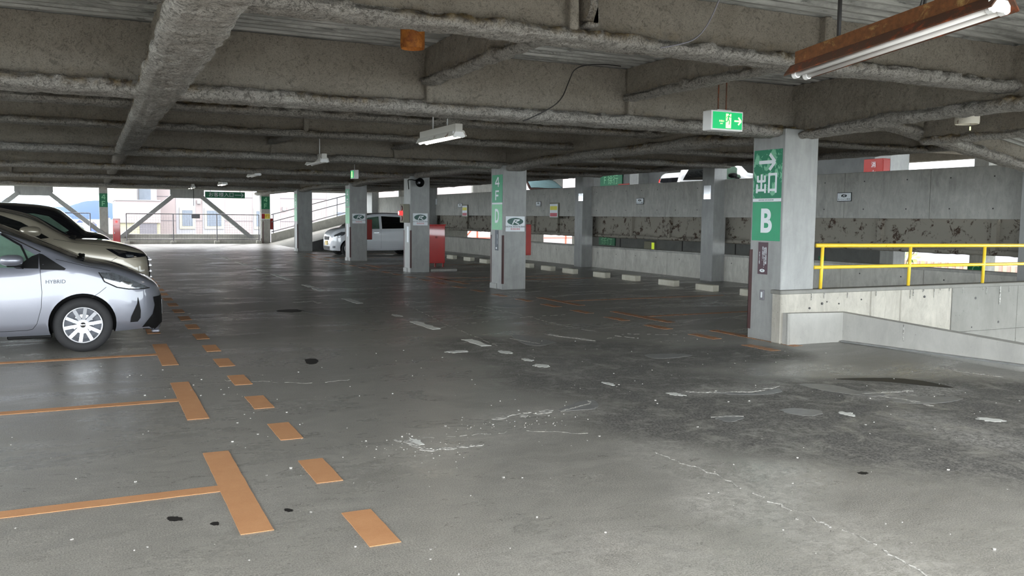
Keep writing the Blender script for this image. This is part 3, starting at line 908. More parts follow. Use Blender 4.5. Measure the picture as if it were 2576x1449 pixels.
# near wall by the ramp
wn = empty('wall_ramp', (10.5, 7.9, 0), 'pale concrete wall under the yellow rail', kind='structure')
for i, (a, b) in enumerate([(7.42, 8.92), (8.92, 9.46), (9.46, 10.44)]):
    MB().cbox(a + .003, b - .003, 7.93, 8.09, -.6 if i else 0, .615, .012).build('panel', G['conc_light'], wn)
MB().cbox(10.44, 11.8, 7.925, 8.09, -1.5, .62, .008).build('panel', G['conc_paint'], wn)
MB().cbox(11.8, 13.4, 7.925, 8.09, -1.5, .62, .008).build('panel', G['conc_paint'], wn)
MB().cbox(7.40, 13.4, 7.915, 8.10, .60, .648, .008).build('coping', G['conc_paint'], wn)
m = MB()
for x, z in ((7.8, .42), (8.0, .47), (8.08, .49), (8.28, .46), (8.66, .5), (9.8, .5), (9.8, .05), (10.8, .45), (10.75, .05), (11.3, .1), (8.35, .3), (8.45, .28), (9.1, .2)):
    m.cyl((x * 1.01, 7.921, z), (x * 1.01, 7.931, z), random.uniform(.008, .018), n=8)
m.build('tie_holes', G['dark'], wn)
m = MB()
rr = random.Random(11)
for x in [7.72 + rr.uniform(0, 4.2) for _ in range(16)]:
    L = rr.uniform(.02, .12); m.box(x, x + .005, 7.918, 7.926, .60 - L, .61)
m.box(11.4, 11.42, 7.916, 7.924, .35, .6)
m.build('drip_marks', G['scuff'], wn)
# low curb in front
wc = MB()
A = [(7.46, 7.835), (8.32, 7.81), (8.72, 5.72), (9.35, 2.6), (9.9, 0.0)]
B = [(7.46, 7.93), (8.46, 7.93), (8.88, 5.76), (9.51, 2.64), (10.06, .04)]
T = [.38, .36, .215, .2, .2]
vs, fs = [], []
for (a, b, t) in zip(A, B, T):
    vs += [(a[0], a[1], 0), (a[0] + .006, a[1] + .006, t), (b[0], b[1], t), (b[0], b[1], -.6)]
n = len(A)
for i in range(n - 1):
    for j in range(4):
        k = (j + 1) % 4
        fs.append((4 * i + j, 4 * i + k, 4 * i + 4 + k, 4 * i + 4 + j))
fs += [(0, 3, 2, 1), tuple(4 * n - 4 + j for j in (0, 1, 2, 3))]
wc.add(vs, fs)
o = wc.build('curb_wall', G['curb']); tag(o, 'low grey curb wall turning the corner in front of the ramp', kind='structure')
m = MB().cyl((7.47, 7.84, 0), (7.465, 7.845, .38), .02, .018, 8); m.build('mortar_edge', G['conc_dark'], o)
m = MB().prism([(8.8, .1), (8.806, .1), (8.806, .3), (8.8, .3)], lambda u, v, d: (8.565 + d, 6.41, v), -.02, -.012); 
m = MB().box(8.42, 8.428, 7.0, 7.01, .10, .30); m.build('drip_marks', G['scuff'], o)
m = MB()
m.add([(8.26, 7.78, .003), (8.32, 7.81, .003), (8.72, 5.72, .003), (8.66, 5.69, .003), (8.66, 5.69, .02), (8.26, 7.78, .02), (8.32, 7.81, .02), (8.72, 5.72, .02)], [(0, 1, 2, 3), (4, 5, 6, 7), (0, 3, 4, 5)])
m.build('curb_gutter', G['patch'], o)

# yellow rail
rail = empty('yellow_handrail', (9.9, 7.93, .65), 'yellow painted pipe handrail with two rails on the low ramp wall', 'handrail')
MB().cyl((8.02, 8.0, 1.183), (13.4, 8.0, 1.160), .025, n=14).build('top_rail', G['yellow'], rail, smooth=True)
MB().cyl((8.0, 8.0, .914), (13.4, 8.0, .900), .022, n=14).build('middle_rail', G['yellow'], rail, smooth=True)
for x in (8.12, 9.67, 11.14, 12.6):
    MB().cyl((x - .005, 8.0, .64), (x + .01, 8.0, 1.165), .021, n=12).build('post', G['yellow'], rail, smooth=True)

# ------------------------------------------------------------------ half levels beyond x = 13.9
hs = MB().box(14.02, 30, 8, 47, 1.32, 1.5); hs.box(14.5, 30, -2, 47, -1.8, -1.6); hs.box(13.9, 30, 8, 47, 4.55, 4.75); hs.box(14.5, 20, -2, 8, -1.8, -1.6)
o = hs.build('floor_half_level', G['conc_dark']); tag(o, 'concrete slabs of the half levels beyond the parapets', kind='structure')
m = MB()
for y in (8.3, 11, 13.7, 16.4, 19.3, 22.1, 25.2, 28.3, 31, 33.7, 36.4, 39.1, 41.8, 44.4): m.cbox(14.1, 29.9, y - .13, y + .13, 4.0, 4.56, .02); m.cbox(14.1, 29.9, y - .13, y + .13, .9, 1.34, .02)
for x in (29.8, 21.9): m.cbox(x - .15, x + .15, 8, 47, 3.85, 4.56, .02); m.cbox(x - .15, x + .15, 20.5 if x < 25 else 8, 37.5, .75, 1.34, .02)
m.build('beams', G['spray_web'], o)
G['darkwall'] = m_concrete('dark_grey_wall', srgb(96, 97, 96), srgb(116, 117, 116), stains=.1)
m = MB().box(22, 22.2, 18.9, 37.2, -1.6, 4.5)
w3 = m.build('wall_far_right', G['darkwall']); tag(w3, 'grey wall of the stair core beyond the right half level', kind='structure')
m = MB()
for y in (24.3, 26.0, 27.6, 29.3, 34.0): m.box(21.97, 22.0, y, y + .03, -1.6, 4.5)
m.build('wall_seam', G['dark'], w3)
m = MB().box(29.8, 30, 8, 47, 1.5, 2.42); m.box(29.8, 30, -2, 24.4, -1.6, -.62); m.box(22.2, 30, 46.8, 47, 1.5, 2.4); m.box(14, 30, 46.8, 47, -1.6, -.4)
for a, b in ((14, 15.9), (18.0, 23.35), (24.3, 30)): m.box(a, b, 42, 42.2, 1.5, 4.5)
for a, b in ((14, 17.7), (19.1, 22.2), (24.1, 30)): m.box(a, b, 42, 42.2, -1.6, 1.3)
w4 = m.build('wall_outer_right', G['conc_dark']); tag(w4, 'outer parapets of the right half levels', kind='structure')
column(21.6, 22.1, 18.45, 18.95, -1.6, 4.5, 'column at the end of the stair core wall', guards=False)
column(19.75, 20.4, 17.1, 17.65, 1.5, 4.5, 'pale column behind the red extinguisher box of the upper half level', guards=False)
column(27.5, 28.1, 19.75, 20.3, -1.6, 4.5, 'dark column in the bright gap of the upper half level', guards=False, mat='conc_dark')
column(21.5, 22.2, 28.9, 29.6, 1.5, 4.5, 'grey column behind the white car on the upper half level', guards=False)
column(21.5, 22.2, 31.9, 32.6, 1.5, 4.5, 'grey column beside the slow panel of the upper half level', guards=False)

# ------------------------------------------------------------------ wheel stops
ps = [(11.50, 13.16), (11.50, 14.56), (11.54, 15.96), (11.60, 17.56), (11.50, 18.75), (11.50, 20.36), (11.52, 21.65), (11.62, 23.15), (11.40, 25.75), (11.42, 27.15), (11.42, 28.72), (11.45, 30.1)]
nm = ['half hidden behind the exit arrow column', 'first one clear of the exit arrow column', 'second one clear of the exit arrow column', 'third one clear of the exit arrow column', 'fourth one clear of the exit arrow column', 'fifth one clear of the exit arrow column', 'sixth one clear of the exit arrow column', 'just right of the D column foot', 'just left of the D column', 'second one left of the D column', 'third one left of the D column', 'beside the red cabinet']
for i, ((x, y), t) in enumerate(zip(ps, nm)):
    o = MB().cbox(x, x + .17, y - .29, y + .29, 0, .135, .012).build('wheel_stop', G['block'])
    tag(o, 'pale concrete wheel stop, ' + t, 'wheel stop', 'wheel stops along the low parapet')

# ------------------------------------------------------------------ signs
def on_x(x):    # facing -x, u runs to decreasing y (left to right seen from the lane)
    return lambda u, v, d: (x - d, u, v)
XL = (0, -1, 0)   # reading direction on faces looking to -x
UP = (0, 0, 1)
def panel_x(name, x, y0, y1, z0, z1, mat, label=None, cat='sign', th=.006, parent=None):
    e = empty(name, (x, (y0 + y1) / 2, z0), label, cat)
    MB().cbox(x - th, x + .001, y0, y1, z0, z1, .001).build('panel', mat, e)
    return e
def panel_y(name, y, x0, x1, z0, z1, mat, label=None, cat='sign', th=.006):
    e = empty(name, ((x0 + x1) / 2, y, z0), label, cat)
    MB().cbox(x0, x1, y - th, y + .001, z0, z1, .001).build('panel', mat, e)
    return e
def fx(x, yc, z0):   # local (u right, v up) on a -x face
    return lambda u, v, d: (x - d, yc - u, z0 + v)
def fy(y, xc, z0):
    return lambda u, v, d: (xc + u, y - d, z0 + v)
# exit panel on column B
xb = 7.47
e = panel_x('exit_sign_panel', xb, 8.04, 8.53, 1.755, 2.345, G['peel'], 'peeling green panel with a white arrow and exit characters on the near column')
F = fx(xb - .006, 8.285, 1.755)
polys_on(arrow_polys(-.01, .44, .28, .042, .095), F, 'arrow', G['sign_white'], e)
S = lambda a, b, c, d, w_=.030: stroke((a, b), (c, d), w_)
de = [S(-.10, .295, -.10, .10), S(-.165, .28, -.165, .20), S(-.04, .28, -.04, .20), S(-.165, .21, -.04, .21), S(-.175, .175, -.175, .065), S(-.03, .175, -.03, .065), S(-.175, .10, -.03, .10)]
ko = [S(.035, .30, .035, .065), S(.155, .30, .155, .065), S(.024, .29, .166, .29), S(.035, .10, .155, .10)]
polys_on(de, F, 'character', G['sign_white'], e); polys_on(ko, F, 'character', G['sign_white'], e)
MB().cbox(xb - .007, xb, 8.04, 8.53, 1.715, 1.752, .001).build('white_band', G['sign_white'], e)
text('ROUTE INN  HOTEL ROUTE INN', .018, G['grey_ink'], (xb - .008, 8.29, 1.733), XL, UP, e)
e = panel_x('letter_sign_panel', xb, 8.04, 8.53, 1.235, 1.71, G['green'], 'bright green panel with a large white letter B')
text('B', .40, G['sign_white'], (xb - .006, 8.285, 1.465), XL, UP, e, 'letter', .92, bold=.012)
e = panel_x('notice_plate', xb, 8.235, 8.405, .82, 1.215, G['maroon'], 'maroon plate with white vertical writing under the letter B')
for i, t in enumerate(['駐車場内での事故や盗難', '等の責任は、負いかねます。', '充分ご注意下さい。']):
    text('\n'.join(t), .026, G['sign_white'], (xb - .006, 8.262 + .028 * i, 1.19 - .0125 * len(t) * 1.02), XL, UP, e, line=.72)
text('\n'.join('ホテルルートイン支配人'), .019, G['sign_white'], (xb - .006, 8.375, 1.02), XL, UP, e, line=.72)
F = fx(xb - .006, 8.32, .865)
polys_on([[(.045 * math.cos(t), .02 * math.sin(t)) for t in np.linspace(0, 2 * PI, 24)[:-1]]], F, 'logo', G['sign_white'], e)
polys_on([S(-.018, -.006, -.005, .008, .005), S(-.005, .008, .02, .008, .005), S(-.002, .003, .012, -.01, .005)], F, 'logo_mark', G['maroon'], e, .003, .004)
# switch plate
m = MB().cbox(xb - .012, xb, 8.27, 8.35, .50, .625, .004); m.mi = 0
sw = m.build('switch_plate', G['galv'], colB)
MB().cbox(xb - .018, xb - .01, 8.295, 8.325, .53, .60, .003).build('switch', G['sign_white'], sw)

# 4F / D panels
def four_f(e, F, h, wd, mat, s=1.0):
    # drawn strokes for 4 above F, centred on 0, height h
    t = .036 * s
    polys_on([S(.045 * wd, h, .045 * wd, h - .20 * s, t), S(-.075 * wd, h - .13 * s, .085 * wd, h - .13 * s, t), S(.035 * wd, h, -.07 * wd, h - .13 * s, t)], F, 'digit', mat, e)
    polys_on([S(-.05 * wd, h - .27 * s, -.05 * wd, h - .47 * s, t), S(-.06 * wd, h - .285 * s, .07 * wd, h - .285 * s, t), S(-.06 * wd, h - .375 * s, .05 * wd, h - .375 * s, t)], F, 'letter', mat, e)
xd = 7.58
e = panel_x('level_sign_panel', xd, 16.16, 16.66, 1.79, 2.36, G['green'], 'green 4F panel on the second lettered column')
four_f(e, fx(xd - .006, 16.41, 1.79), .52, 1.3, G['sign_white'])
MB().cbox(xd - .007, xd, 16.16, 16.66, 1.755, 1.788, .001).build('white_band', G['sign_white'], e)
e = panel_x('letter_sign_panel', xd, 16.16, 16.66, 1.23, 1.752, G['green_pale'], 'faded pale green panel with a large white letter D')
text('D', .40, G['sign_white'], (xd - .006, 16.41, 1.50), XL, UP, e, 'letter', .72, bold=.008)
e = panel_x('notice_plate', xd, 16.34, 16.50, .80, 1.22, G['grey_ink'], 'faded maroon notice plate under the letter D')
text('\n'.join('駐車場内での事故や'), .026, G['sign_white'], (xd - .006, 16.38, 1.03), XL, UP, e, line=.9)
polys_on([[(.035 * math.cos(t), .02 * math.sin(t)) for t in np.linspace(0, 2 * PI, 20)[:-1]]], fx(xd - .006, 16.42, .85), 'logo', G['sign_white'], e)
xc = 7.62
e = panel_x('level_sign_panel', xc, 28.02, 28.52, 1.79, 2.36, G['green'], 'green 4F panel on the column in front of the white car')
four_f(e, fx(xc - .006, 28.27, 1.79), .52, 1.3, G['sign_white'])
panel_x('colour_panel', xc, 28.02, 28.52, 1.23, 1.752, G['green_pale'], 'blank pale green panel on the column in front of the white car')
panel_x('notice_plate', xc, 28.2, 28.36, .80, 1.22, G['sign_white'], 'faded pale notice plate on the column in front of the white car')
e = panel_x('level_sign_panel', xc, 36.12, 36.62, 1.79, 2.36, G['green_pale'], 'pale green 4F panel on the column left of the white car nose')
four_f(e, fx(xc - .006, 36.37, 1.79), .52, 1.3, G['sign_white'])
panel_x('colour_panel', xc, 36.12, 36.62, 1.23, 1.752, G['green_pale'], 'blank pale green panel on the column left of the white car nose')
panel_x('notice_plate', 7.58, 22.0, 22.14, .80, 1.22, G['sign_white'], 'faded notice plate under the alarm box')
for (x0, x1, lab) in ((.365, .735, 'green 4F panel on the far column beside the red cabinet'), (8.0, 8.42, 'dull green 4F panel on the far column above the slow panel')):
    e = panel_y('level_sign_panel', 46.61, x0, x1, 1.78, 2.44, G['green_dark'], lab)
    four_f(e, fy(46.604, (x0 + x1) / 2, 1.78), .6, 1.1, G['green_pale'], 1.15)
e = panel_y('slow_sign_panel', 46.61, 7.97, 8.45, 1.24, 1.56, G['sign_white'], 'small red and yellow slow panel on the far column')
MB().box(8.0, 8.16, 46.595, 46.605, 1.28, 1.54).build('red_block', G['red_dull'], e); MB().box(8.16, 8.42, 46.595, 46.605, 1.28, 1.54).build('yellow_block', G['yellow_ink'], e)
text('徐行', .2, G['red'], (8.21, 46.59, 1.41), (1, 0, 0), UP, e)
# hanging customer entrance sign
e = empty('hanging_sign', (5.3, 40.0, 2.24), 'long green hanging sign with white characters and an arrow', 'sign')
MB().cbox(4.48, 6.15, 39.97, 40.03, 2.20, 2.47, .005).build('panel', G['green_dark'], e)
text('お客様入口', .215, G['sign_white'], (5.15, 39.968, 2.335), (1, 0, 0), UP, e)
polys_on(arrow_polys(5.9, 2.335, .36, .022, .09), lambda u, v, d: (u, 39.968 - d, v), 'arrow', G['sign_white'], e)
for x in (4.7, 5.95): MB().cyl((x, 40, 2.47), (x, 40, 3.12), .01, n=6).build('hanger', G['galv'], e)

# posters on columns
def poster(x0, x1, y, z0, z1, label, seed):
    e = empty('poster', ((x0 + x1) / 2, y, z0), label, 'poster')
    nx, nz_ = 14, 8
    vs = []
    for j in range(nz_ + 1):
        for i in range(nx + 1):
            u, v = i / nx, j / nz_
            vs.append((x0 + (x1 - x0) * u, y - .006 - .006 * (noise.noise(Vector((u * 9 + seed, v * 5, seed))) + .6) + .004 * (0 < i < nx), z0 + (z1 - z0) * v))
    fs = [(j * (nx + 1) + i, j * (nx + 1) + i + 1, (j + 1) * (nx + 1) + i + 1, (j + 1) * (nx + 1) + i) for j in range(nz_) for i in range(nx)]
    MB().add(vs, fs).build('sheet', G['sign_white'], e, smooth=True, fixn=False)
    xc_, zc = (x0 + x1) / 2, z0 + (z1 - z0) * .66
    F = fy(y - .010, xc_, zc)
    a, b = (x1 - x0) * .42, (z1 - z0) * .24
    polys_on([[(a * math.cos(t), b * math.sin(t)) for t in np.linspace(0, 2 * PI, 32)[:-1]]], F, 'oval_logo', G['logo_green'], e)
    polys_on([S(-a * .35, -b * .8, -a * .1, b * .45, .022), S(-a * .1, b * .45, a * .55, b * .45, .02), S(a * .5, b * .4, a * .1, -b * .05, .018), S(-a * .15, -b * .02, a * .45, -b * .75, .022)], F, 'logo_stroke', G['sign_white'], e, .003, .0045)
    text('HOTEL ROUTE INN', (x1 - x0) * .115, G['grey_ink'], (xc_, y - .012, z0 + (z1 - z0) * .31), (1, 0, 0), UP, e)
    text('専用駐車場', (x1 - x0) * .10, G['red_ink'], (xc_, y - .012, z0 + (z1 - z0) * .15), (1, 0, 0), UP, e)
G['logo_green'] = plain('logo_green', srgb(44, 84, 78), 0.4, var=.4, scale=20)
poster(7.645, 8.08, 16.14, 1.20, 1.51, 'crinkled white poster with a green oval on the D column', 1)
poster(7.65, 8.06, 21.87, 1.25, 1.57, 'crinkled white poster with a green oval on the loudspeaker column', 2)
poster(7.70, 8.14, 28.0, 1.24, 1.555, 'crinkled white poster with a green oval on the column in front of the white car', 3)

# plates on the upper parapet
def plate(y0, y1, z0, z1, lab, fine=True):
    x = 13.735
    e = empty('reserved_plate', (x, (y0 + y1) / 2, z0), lab, 'plate')
    MB().cbox(x - .012, x + .004, y0, y1, z0, z1, .004).build('frame', G['ink'], e)
    MB().cbox(x - .015, x - .01, y0 + .012, y1 - .012, z0 + .012, z1 - .012, .002).build('panel', G['sign_white'], e)
    F = fx(x - .015, (y0 + y1) / 2, z0 + (z1 - z0) * .63)
    a, b = (y1 - y0) * .2, (z1 - z0) * .17
    polys_on([[(a * math.cos(t), b * math.sin(t)) for t in np.linspace(0, 2 * PI, 24)[:-1]]], F, 'oval_logo', G['ink'], e)
    polys_on([S(-a * .4, -b * .8, -a * .1, b * .4, .01), S(-a * .1, b * .4, a * .5, b * .4, .01), S(0, 0, a * .4, -b * .7, .01)], F, 'logo_stroke', G['sign_white'], e, .003, .0045)
    text('ルートイン専用', (y1 - y0) * .125, G['ink'], (x - .015, (y0 + y1) / 2, z0 + (z1 - z0) * .22), XL, UP, e)
plate(12.80, 13.17, 1.88, 2.06, 'framed white reserved plate right of the exit arrow column')
plate(20.09, 20.46, 1.89, 2.06, 'framed white reserved plate between the two right hand steel columns')
plate(26.2, 26.55, 1.87, 2.04, 'small white reserved plate just right of the D column')
plate(33.16, 33.6, 1.87, 2.04, 'small white reserved plate just left of the D column')
def notice(y0, y1, z0, z1, lab):
    x = 13.735
    e = empty('framed_notice', (x, (y0 + y1) / 2, z0), lab, 'notice')
    G_ = MB().cbox(x - .05, x - .01, y0, y1, z0, z1, .01); G_.build('frame', G['bld_cream'], e)
    zm = (z0 + z1) / 2
    MB().box(x - .055, x - .049, y0 + .03, y1 - .03, z0 + .04, z1 - .04).build('sheet', G['sign_white'], e)
    MB().box(x - .057, x - .054, y0 + .06, y1 - .06, zm + .02, z1 - .11).build('yellow_text_block', G['yellow_ink'], e)
    MB().box(x - .057, x - .054, y0 + .06, y1 - .06, z0 + .06, zm - .08).build('red_text_block', G['red_ink'], e)
    MB().box(x - .012, x + .01, y0 + .1, y1 - .1, z0 + .1, z1 - .1).build('bracket', G['galv'], e)
notice(24.9, 25.5, 1.47, 1.98, 'framed notice with yellow and red print right of the D column')
notice(32.5, 33.06, 1.48, 1.98, 'framed notice with yellow and red print left of the D column')
for (y0, y1, z0, z1, lab) in ((22.86, 23.12, 2.0, 2.24, 'shiny sheeted notice on the steel column beside the framed notice'), (16.82, 17.08, 1.97, 2.31, 'shiny sheeted notice on the steel column above the wheel stops')):
    o = MB().cbox(13.405, 13.425, y0, y1, z0, z1, .006).build('film_notice', G['chrome']); tag(o, lab, 'notice')
o = MB().cbox(13.715, 13.74, 36.05, 36.4, 2.02, 2.27, .006).build('film_notice', G['sign_white']); tag(o, 'white notice at the far end of the upper parapet', 'notice')

# green slow signs on the far wall
for z0, z1, lab in ((2.94, 3.62, 'green slow panel on the upper half level wall'), (.22, .70, 'green slow panel on the lower half level wall, dim')):
    e = empty('slow_sign_panel', (21.95, 34.8, z0), lab, 'sign')
    up_ = z0 > 1
    y1_, y0_ = (35.78, 33.88) if up_ else (35.8, 34.4)
    MB().cbox(21.93, 21.97, y0_, y1_, z0, z1, .005).build('panel', G['green_dark'], e)
    text('徐行' if not up_ else 'F 徐行', .46 if up_ else .5, G['green_pale'], (21.928, (y0_ + y1_) / 2 - (.0 if up_ else 0), (z0 + z1) / 2 - .02), XL, UP, e)
o = MB().cbox(21.9, 22.0, 31.2, 31.95, -1.6, .5, .005).build('door_1', G['bld_cream']); tag(o, 'cream door on the lower half level', kind='structure')
MB().cbox(21.88, 21.92, 31.2, 31.36, -1.6, .46, .003).build('lit_strip', G['door_green'], o)
e = panel_x('letter_sign_panel', 27.49, 19.72, 20.34, -.33, .0, G['green_dark'], 'dark green board with a pale letter in the gap under the right beam band')
text('C', .42, G['green_pale'], (27.48, 20.03, -.16), XL, UP, e)
e = panel_x('letter_sign_panel', 21.98, 21.5, 21.8, .0, .3, G['green_dark'], 'small green board with a pale letter on the lower half level wall')
text('M', .26, G['green_pale'], (21.97, 21.65, .14), XL, UP, e)

# red boxes
def redbox(x0, x1, y0, y1, z0, z1, lab, mat='red_dull', name='extinguisher_box'):
    e = empty(name, ((x0 + x1) / 2, (y0 + y1) / 2, z0), lab, 'fire box')
    MB().cbox(x0, x1, y0, y1, z0, z1, .01).build('case', G[mat], e)
    MB().cbox(x0 + .02, x1 - .02, y0 - .012, y0, z0 + .04, z1 - .04, .004).build('door', G[mat], e)
    return e
redbox(8.125, 8.30, 16.25, 16.55, .70, 1.345, 'dull red extinguisher box on the side of the D column')
redbox(8.205, 8.42, 28.15, 28.42, .70, 1.37, 'dull red extinguisher box on the column in front of the white car')
redbox(8.45, 8.62, 46.7, 46.95, .72, 1.3, 'dull red box on the far column with the slow panel')
redbox(19.45, 19.74, 17.1, 17.75, 2.3, 3.2, 'dull red extinguisher box on the upper half level beside the pale column')
for ch_, z_ in (('消', 3.03), ('火', 2.80)): text(ch_, .17, G['sign_white'], (19.44, 17.4, z_), XL, UP, bpy.data.objects['extinguisher_box.003'], 'character')
redbox(21.6, 21.9, 32.8, 33.7, 2.5, 3.05, 'dull red box under the slow panel on the upper half level')
cab = empty('hydrant_cabinet', (9.05, 24.3, 0), 'tall red fire cabinet on short legs behind the loudspeaker column', 'fire cabinet')
MB().cbox(8.62, 9.44, 24.1, 24.5, .11, 1.23, .012).build('case', G['red'], cab)
MB().cbox(8.60, 9.46, 24.07, 24.52, 1.23, 1.26, .008).build('cap', G['red'], cab)
MB().cbox(8.65, 9.41, 24.085, 24.10, .15, 1.19, .005).build('door', G['red'], cab)
MB().cyl((9.15, 24.06, .88), (9.15, 24.09, .88), .03, n=12).build('handle', G['red_dull'], cab)
for x in (8.67, 8.95, 9.15, 9.40): MB().cbox(x - .02, x + .02, 24.14, 24.2, 0, .12, .003).build('leg', G['red_dull'], cab)
o = MB().cbox(8.2, 8.98, 22.0, 22.42, 0, .075, .02).build('concrete_plinth', G['conc_dark']); tag(o, 'low concrete plinth at the foot of the loudspeaker column', 'plinth')
cab = empty('hydrant_cabinet', (1.03, 44.1, 0), 'slim red fire cabinet with a lit red lamp near the far edge column', 'fire cabinet')
MB().cbox(.88, 1.19, 44.0, 44.3, 0, 1.24, .01).build('case', G['red'], cab)
MB().cbox(.90, 1.17, 43.985, 44.0, .06, .92, .004).build('door', G['red'], cab)
MB().box(.93, .96, 43.975, 43.99, .55, .62).build('handle', G['sign_white'], cab)
MB().cyl((1.04, 43.93, 1.10), (1.04, 44.0, 1.10), .045, .05, 12).build('lamp', G['lamp_red'], cab)
# alarm panel on column S
al = empty('alarm_box', (7.5, 22.0, 1.3), 'cream fire alarm box with a red lamp on the loudspeaker column', 'alarm box')
MB().cbox(7.40, 7.58, 21.93, 22.20, 1.32, 1.81, .01).build('case', G['bld_cream'], al)
MB().cyl((7.30, 22.0, 1.57), (7.40, 22.0, 1.57), .055, .06, 14).build('red_lamp', G['lamp_red'], al)
for z in (1.70, 1.43): MB().cyl((7.375, 22.03, z), (7.40, 22.03, z), .07, n=16).build('dial', G['brown'], al)
# loudspeaker
sp = empty('loudspeaker', (7.75, 21.8, 2.46), 'black horn loudspeaker near the top of the alarm box column', 'loudspeaker')
MB().lathe([(.12, -.20), (.115, -.19), (.10, -.15), (.05, -.08), (.04, .0), (.04, .03)], (7.75, 21.80, 2.37), 'y', 24).build('horn', G['black'], sp, smooth=True)
MB().lathe([(0, -.17), (.03, -.165), (.045, -.12), (.02, -.08)], (7.75, 21.80, 2.37), 'y', 16).build('centre_cone', G['galv'], sp, smooth=True)
MB().tube([(7.75, 21.82, 2.42), (7.6, 21.82, 2.45), (7.5, 21.83, 2.44), (7.545, 21.9, 2.2)], .012, 6).build('cable', G['black'], sp)
MB().cbox(7.72, 7.78, 21.82, 21.88, 2.38, 2.46, .005).build('bracket', G['dark'], sp)

# ------------------------------------------------------------------ lamps
def lamp(x, y0, y1, z0, z1, lab, rusty=False, lit=False, rods=(0.3, 0.7)):
    e = empty('ceiling_light', (x, (y0 + y1) / 2, (z0 + z1) / 2), lab, 'ceiling light', 'twin tube lights over the lane')
    at = lambda t: (y0 + (y1 - y0) * t, z0 + (z1 - z0) * t)
    def brick(n_, mat, xa, xb, za, zb, t0=0.0, t1=1.0):
        m = MB(); ya, z_a = at(t0); yb, z_b = at(t1)
        vs = [(x + q, yy, zz + r_) for (yy, zz) in ((ya, z_a), (yb, z_b)) for q, r_ in ((xa, za), (xb, za), (xb, zb), (xa, zb))]
        m.add(vs, [(3, 2, 1, 0), (4, 5, 6, 7), (0, 1, 5, 4), (1, 2, 6, 5), (2, 3, 7, 6), (3, 0, 4, 7)])
        return m.build(n_, mat, e)
    brick('ballast', G['housing'], -.05, .05, .07, .14, .4, .6) if False else None
    hm = G['rust'] if rusty else G['housing']; rf = G['rust_dark'] if rusty else G['housing']
    brick('housing', hm, -.045, .045, .075, .155)
    m = MB()
    ya, za = at(0); yb, zb = at(1)
    fw = .105 if rusty else .088
    prof = [(-fw, .012), (-fw + .004, .006), (-.05, .060), (.05, .060), (fw - .004, .006), (fw, .012), (.052, .075), (-.052, .075)]
    vs = [(x + q, yy, zz + r_) for (yy, zz) in ((ya - .03, za), (yb + .03, zb)) for q, r_ in prof]
    n = len(prof)
    m.add(vs, [(i, (i + 1) % n, n + (i + 1) % n, n + i) for i in range(n)] + [tuple(range(n - 1, -1, -1)), tuple(range(n, 2 * n))])
    m.build('reflector', rf, e)
    for s in (-.045, .045):
        MB().cyl((x + s, at(.02)[0], at(.02)[1] + .012), (x + s, at(.98)[0], at(.98)[1] + .012), .0165, n=14).build('tube', G['tube_on'] if lit else G['tube'], e, smooth=True)
        for t0, t1 in ((0, .022), (.978, 1)):
            MB().cyl((x + s, at(t0)[0], at(t0)[1] + .014), (x + s, at(t1)[0], at(t1)[1] + .014), .025, n=14).build('socket', G['white_plastic'], e)
    for t in rods:
        yy, zz = at(t)
        MB().cyl((x, yy, zz + .15), (x, yy, 3.13), .009 if not rusty else .012, n=8).build('hanger_rod', G['steel_white'] if not rusty else G['dark'], e)
    MB().cbox(x - .08, x + .08, at(0)[0] - .005, at(0)[0] + .012, at(0)[1] - .002, at(0)[1] + .07, .008).build('end_cap', G['white_plastic'], e)
    return e
l0 = lamp(4.0, 2.86, 4.18, 2.51, 2.375, 'nearest twin tube light, unlit, with a rusty brown housing', rusty=True, rods=(.27, .77))
lamp(3.97, 9.7, 10.95, 2.44, 2.44, 'second twin tube light, brightly lit, with a white housing', lit=True)
lamp(3.86, 15.9, 17.1, 2.46, 2.46, 'third twin tube light, unlit, left of the small exit sign', rusty=False)
lamp(3.7, 22.0, 23.2, 2.45, 2.45, 'fourth twin tube light, unlit, small in the distance')
lamp(3.8, 28.6, 29.8, 2.42, 2.42, 'fifth twin tube light, lit, above the hanging green sign', lit=True)
lamp(3.6, 36.0, 37.2, 2.5, 2.5, 'farthest twin tube light, lit, left of the hanging green sign', lit=True)
# loose cables
def cable(pts, r, mat, lab):
    cu = bpy.data.curves.new('c', 'CURVE'); cu.dimensions = '3D'; cu.bevel_depth = r; cu.bevel_resolution = 2
    sp_ = cu.splines.new('NURBS'); sp_.points.add(len(pts) - 1)
    for p_, q in zip(sp_.points, pts): p_.co = (*q, 1)
    sp_.use_endpoint_u = True; sp_.order_u = 3; sp_.resolution_u = 6
    o = bpy.data.objects.new('hanging_cable', cu); COL.objects.link(o)
    dg = bpy.context.evaluated_depsgraph_get(); me = bpy.data.meshes.new_from_object(o.evaluated_get(dg))
    bpy.data.objects.remove(o)
    o = link('hanging_cable', me, mat, smooth=True); me.materials.clear(); me.materials.append(mat)
    return tag(o, lab, 'cable')
cable([(5.1, 7.95, 3.10), (4.9, 7.9, 3.1), (4.55, 7.95, 3.06), (4.5, 8.0, 2.9), (4.35, 7.9, 2.66), (4.05, 7.93, 2.5), (3.95, 7.95, 2.46)], .006, G['dark'], 'thin dark cable running from the deck down the nearer main beam')
cable([(4.05, 5.0, 3.12), (4.05, 5.1, 2.95), (4.0, 5.2, 2.8), (3.85, 5.22, 2.74), (3.7, 5.25, 2.71)], .006, G['galv'], 'thin grey cable looping onto the nearest cross beam')
cable([(4.35, 3.6, 3.14), (4.36, 3.6, 2.9), (4.42, 3.62, 2.75), (4.43, 3.7, 2.6)], .010, G['dark'], 'thick dark cable hanging left of the rusty light')
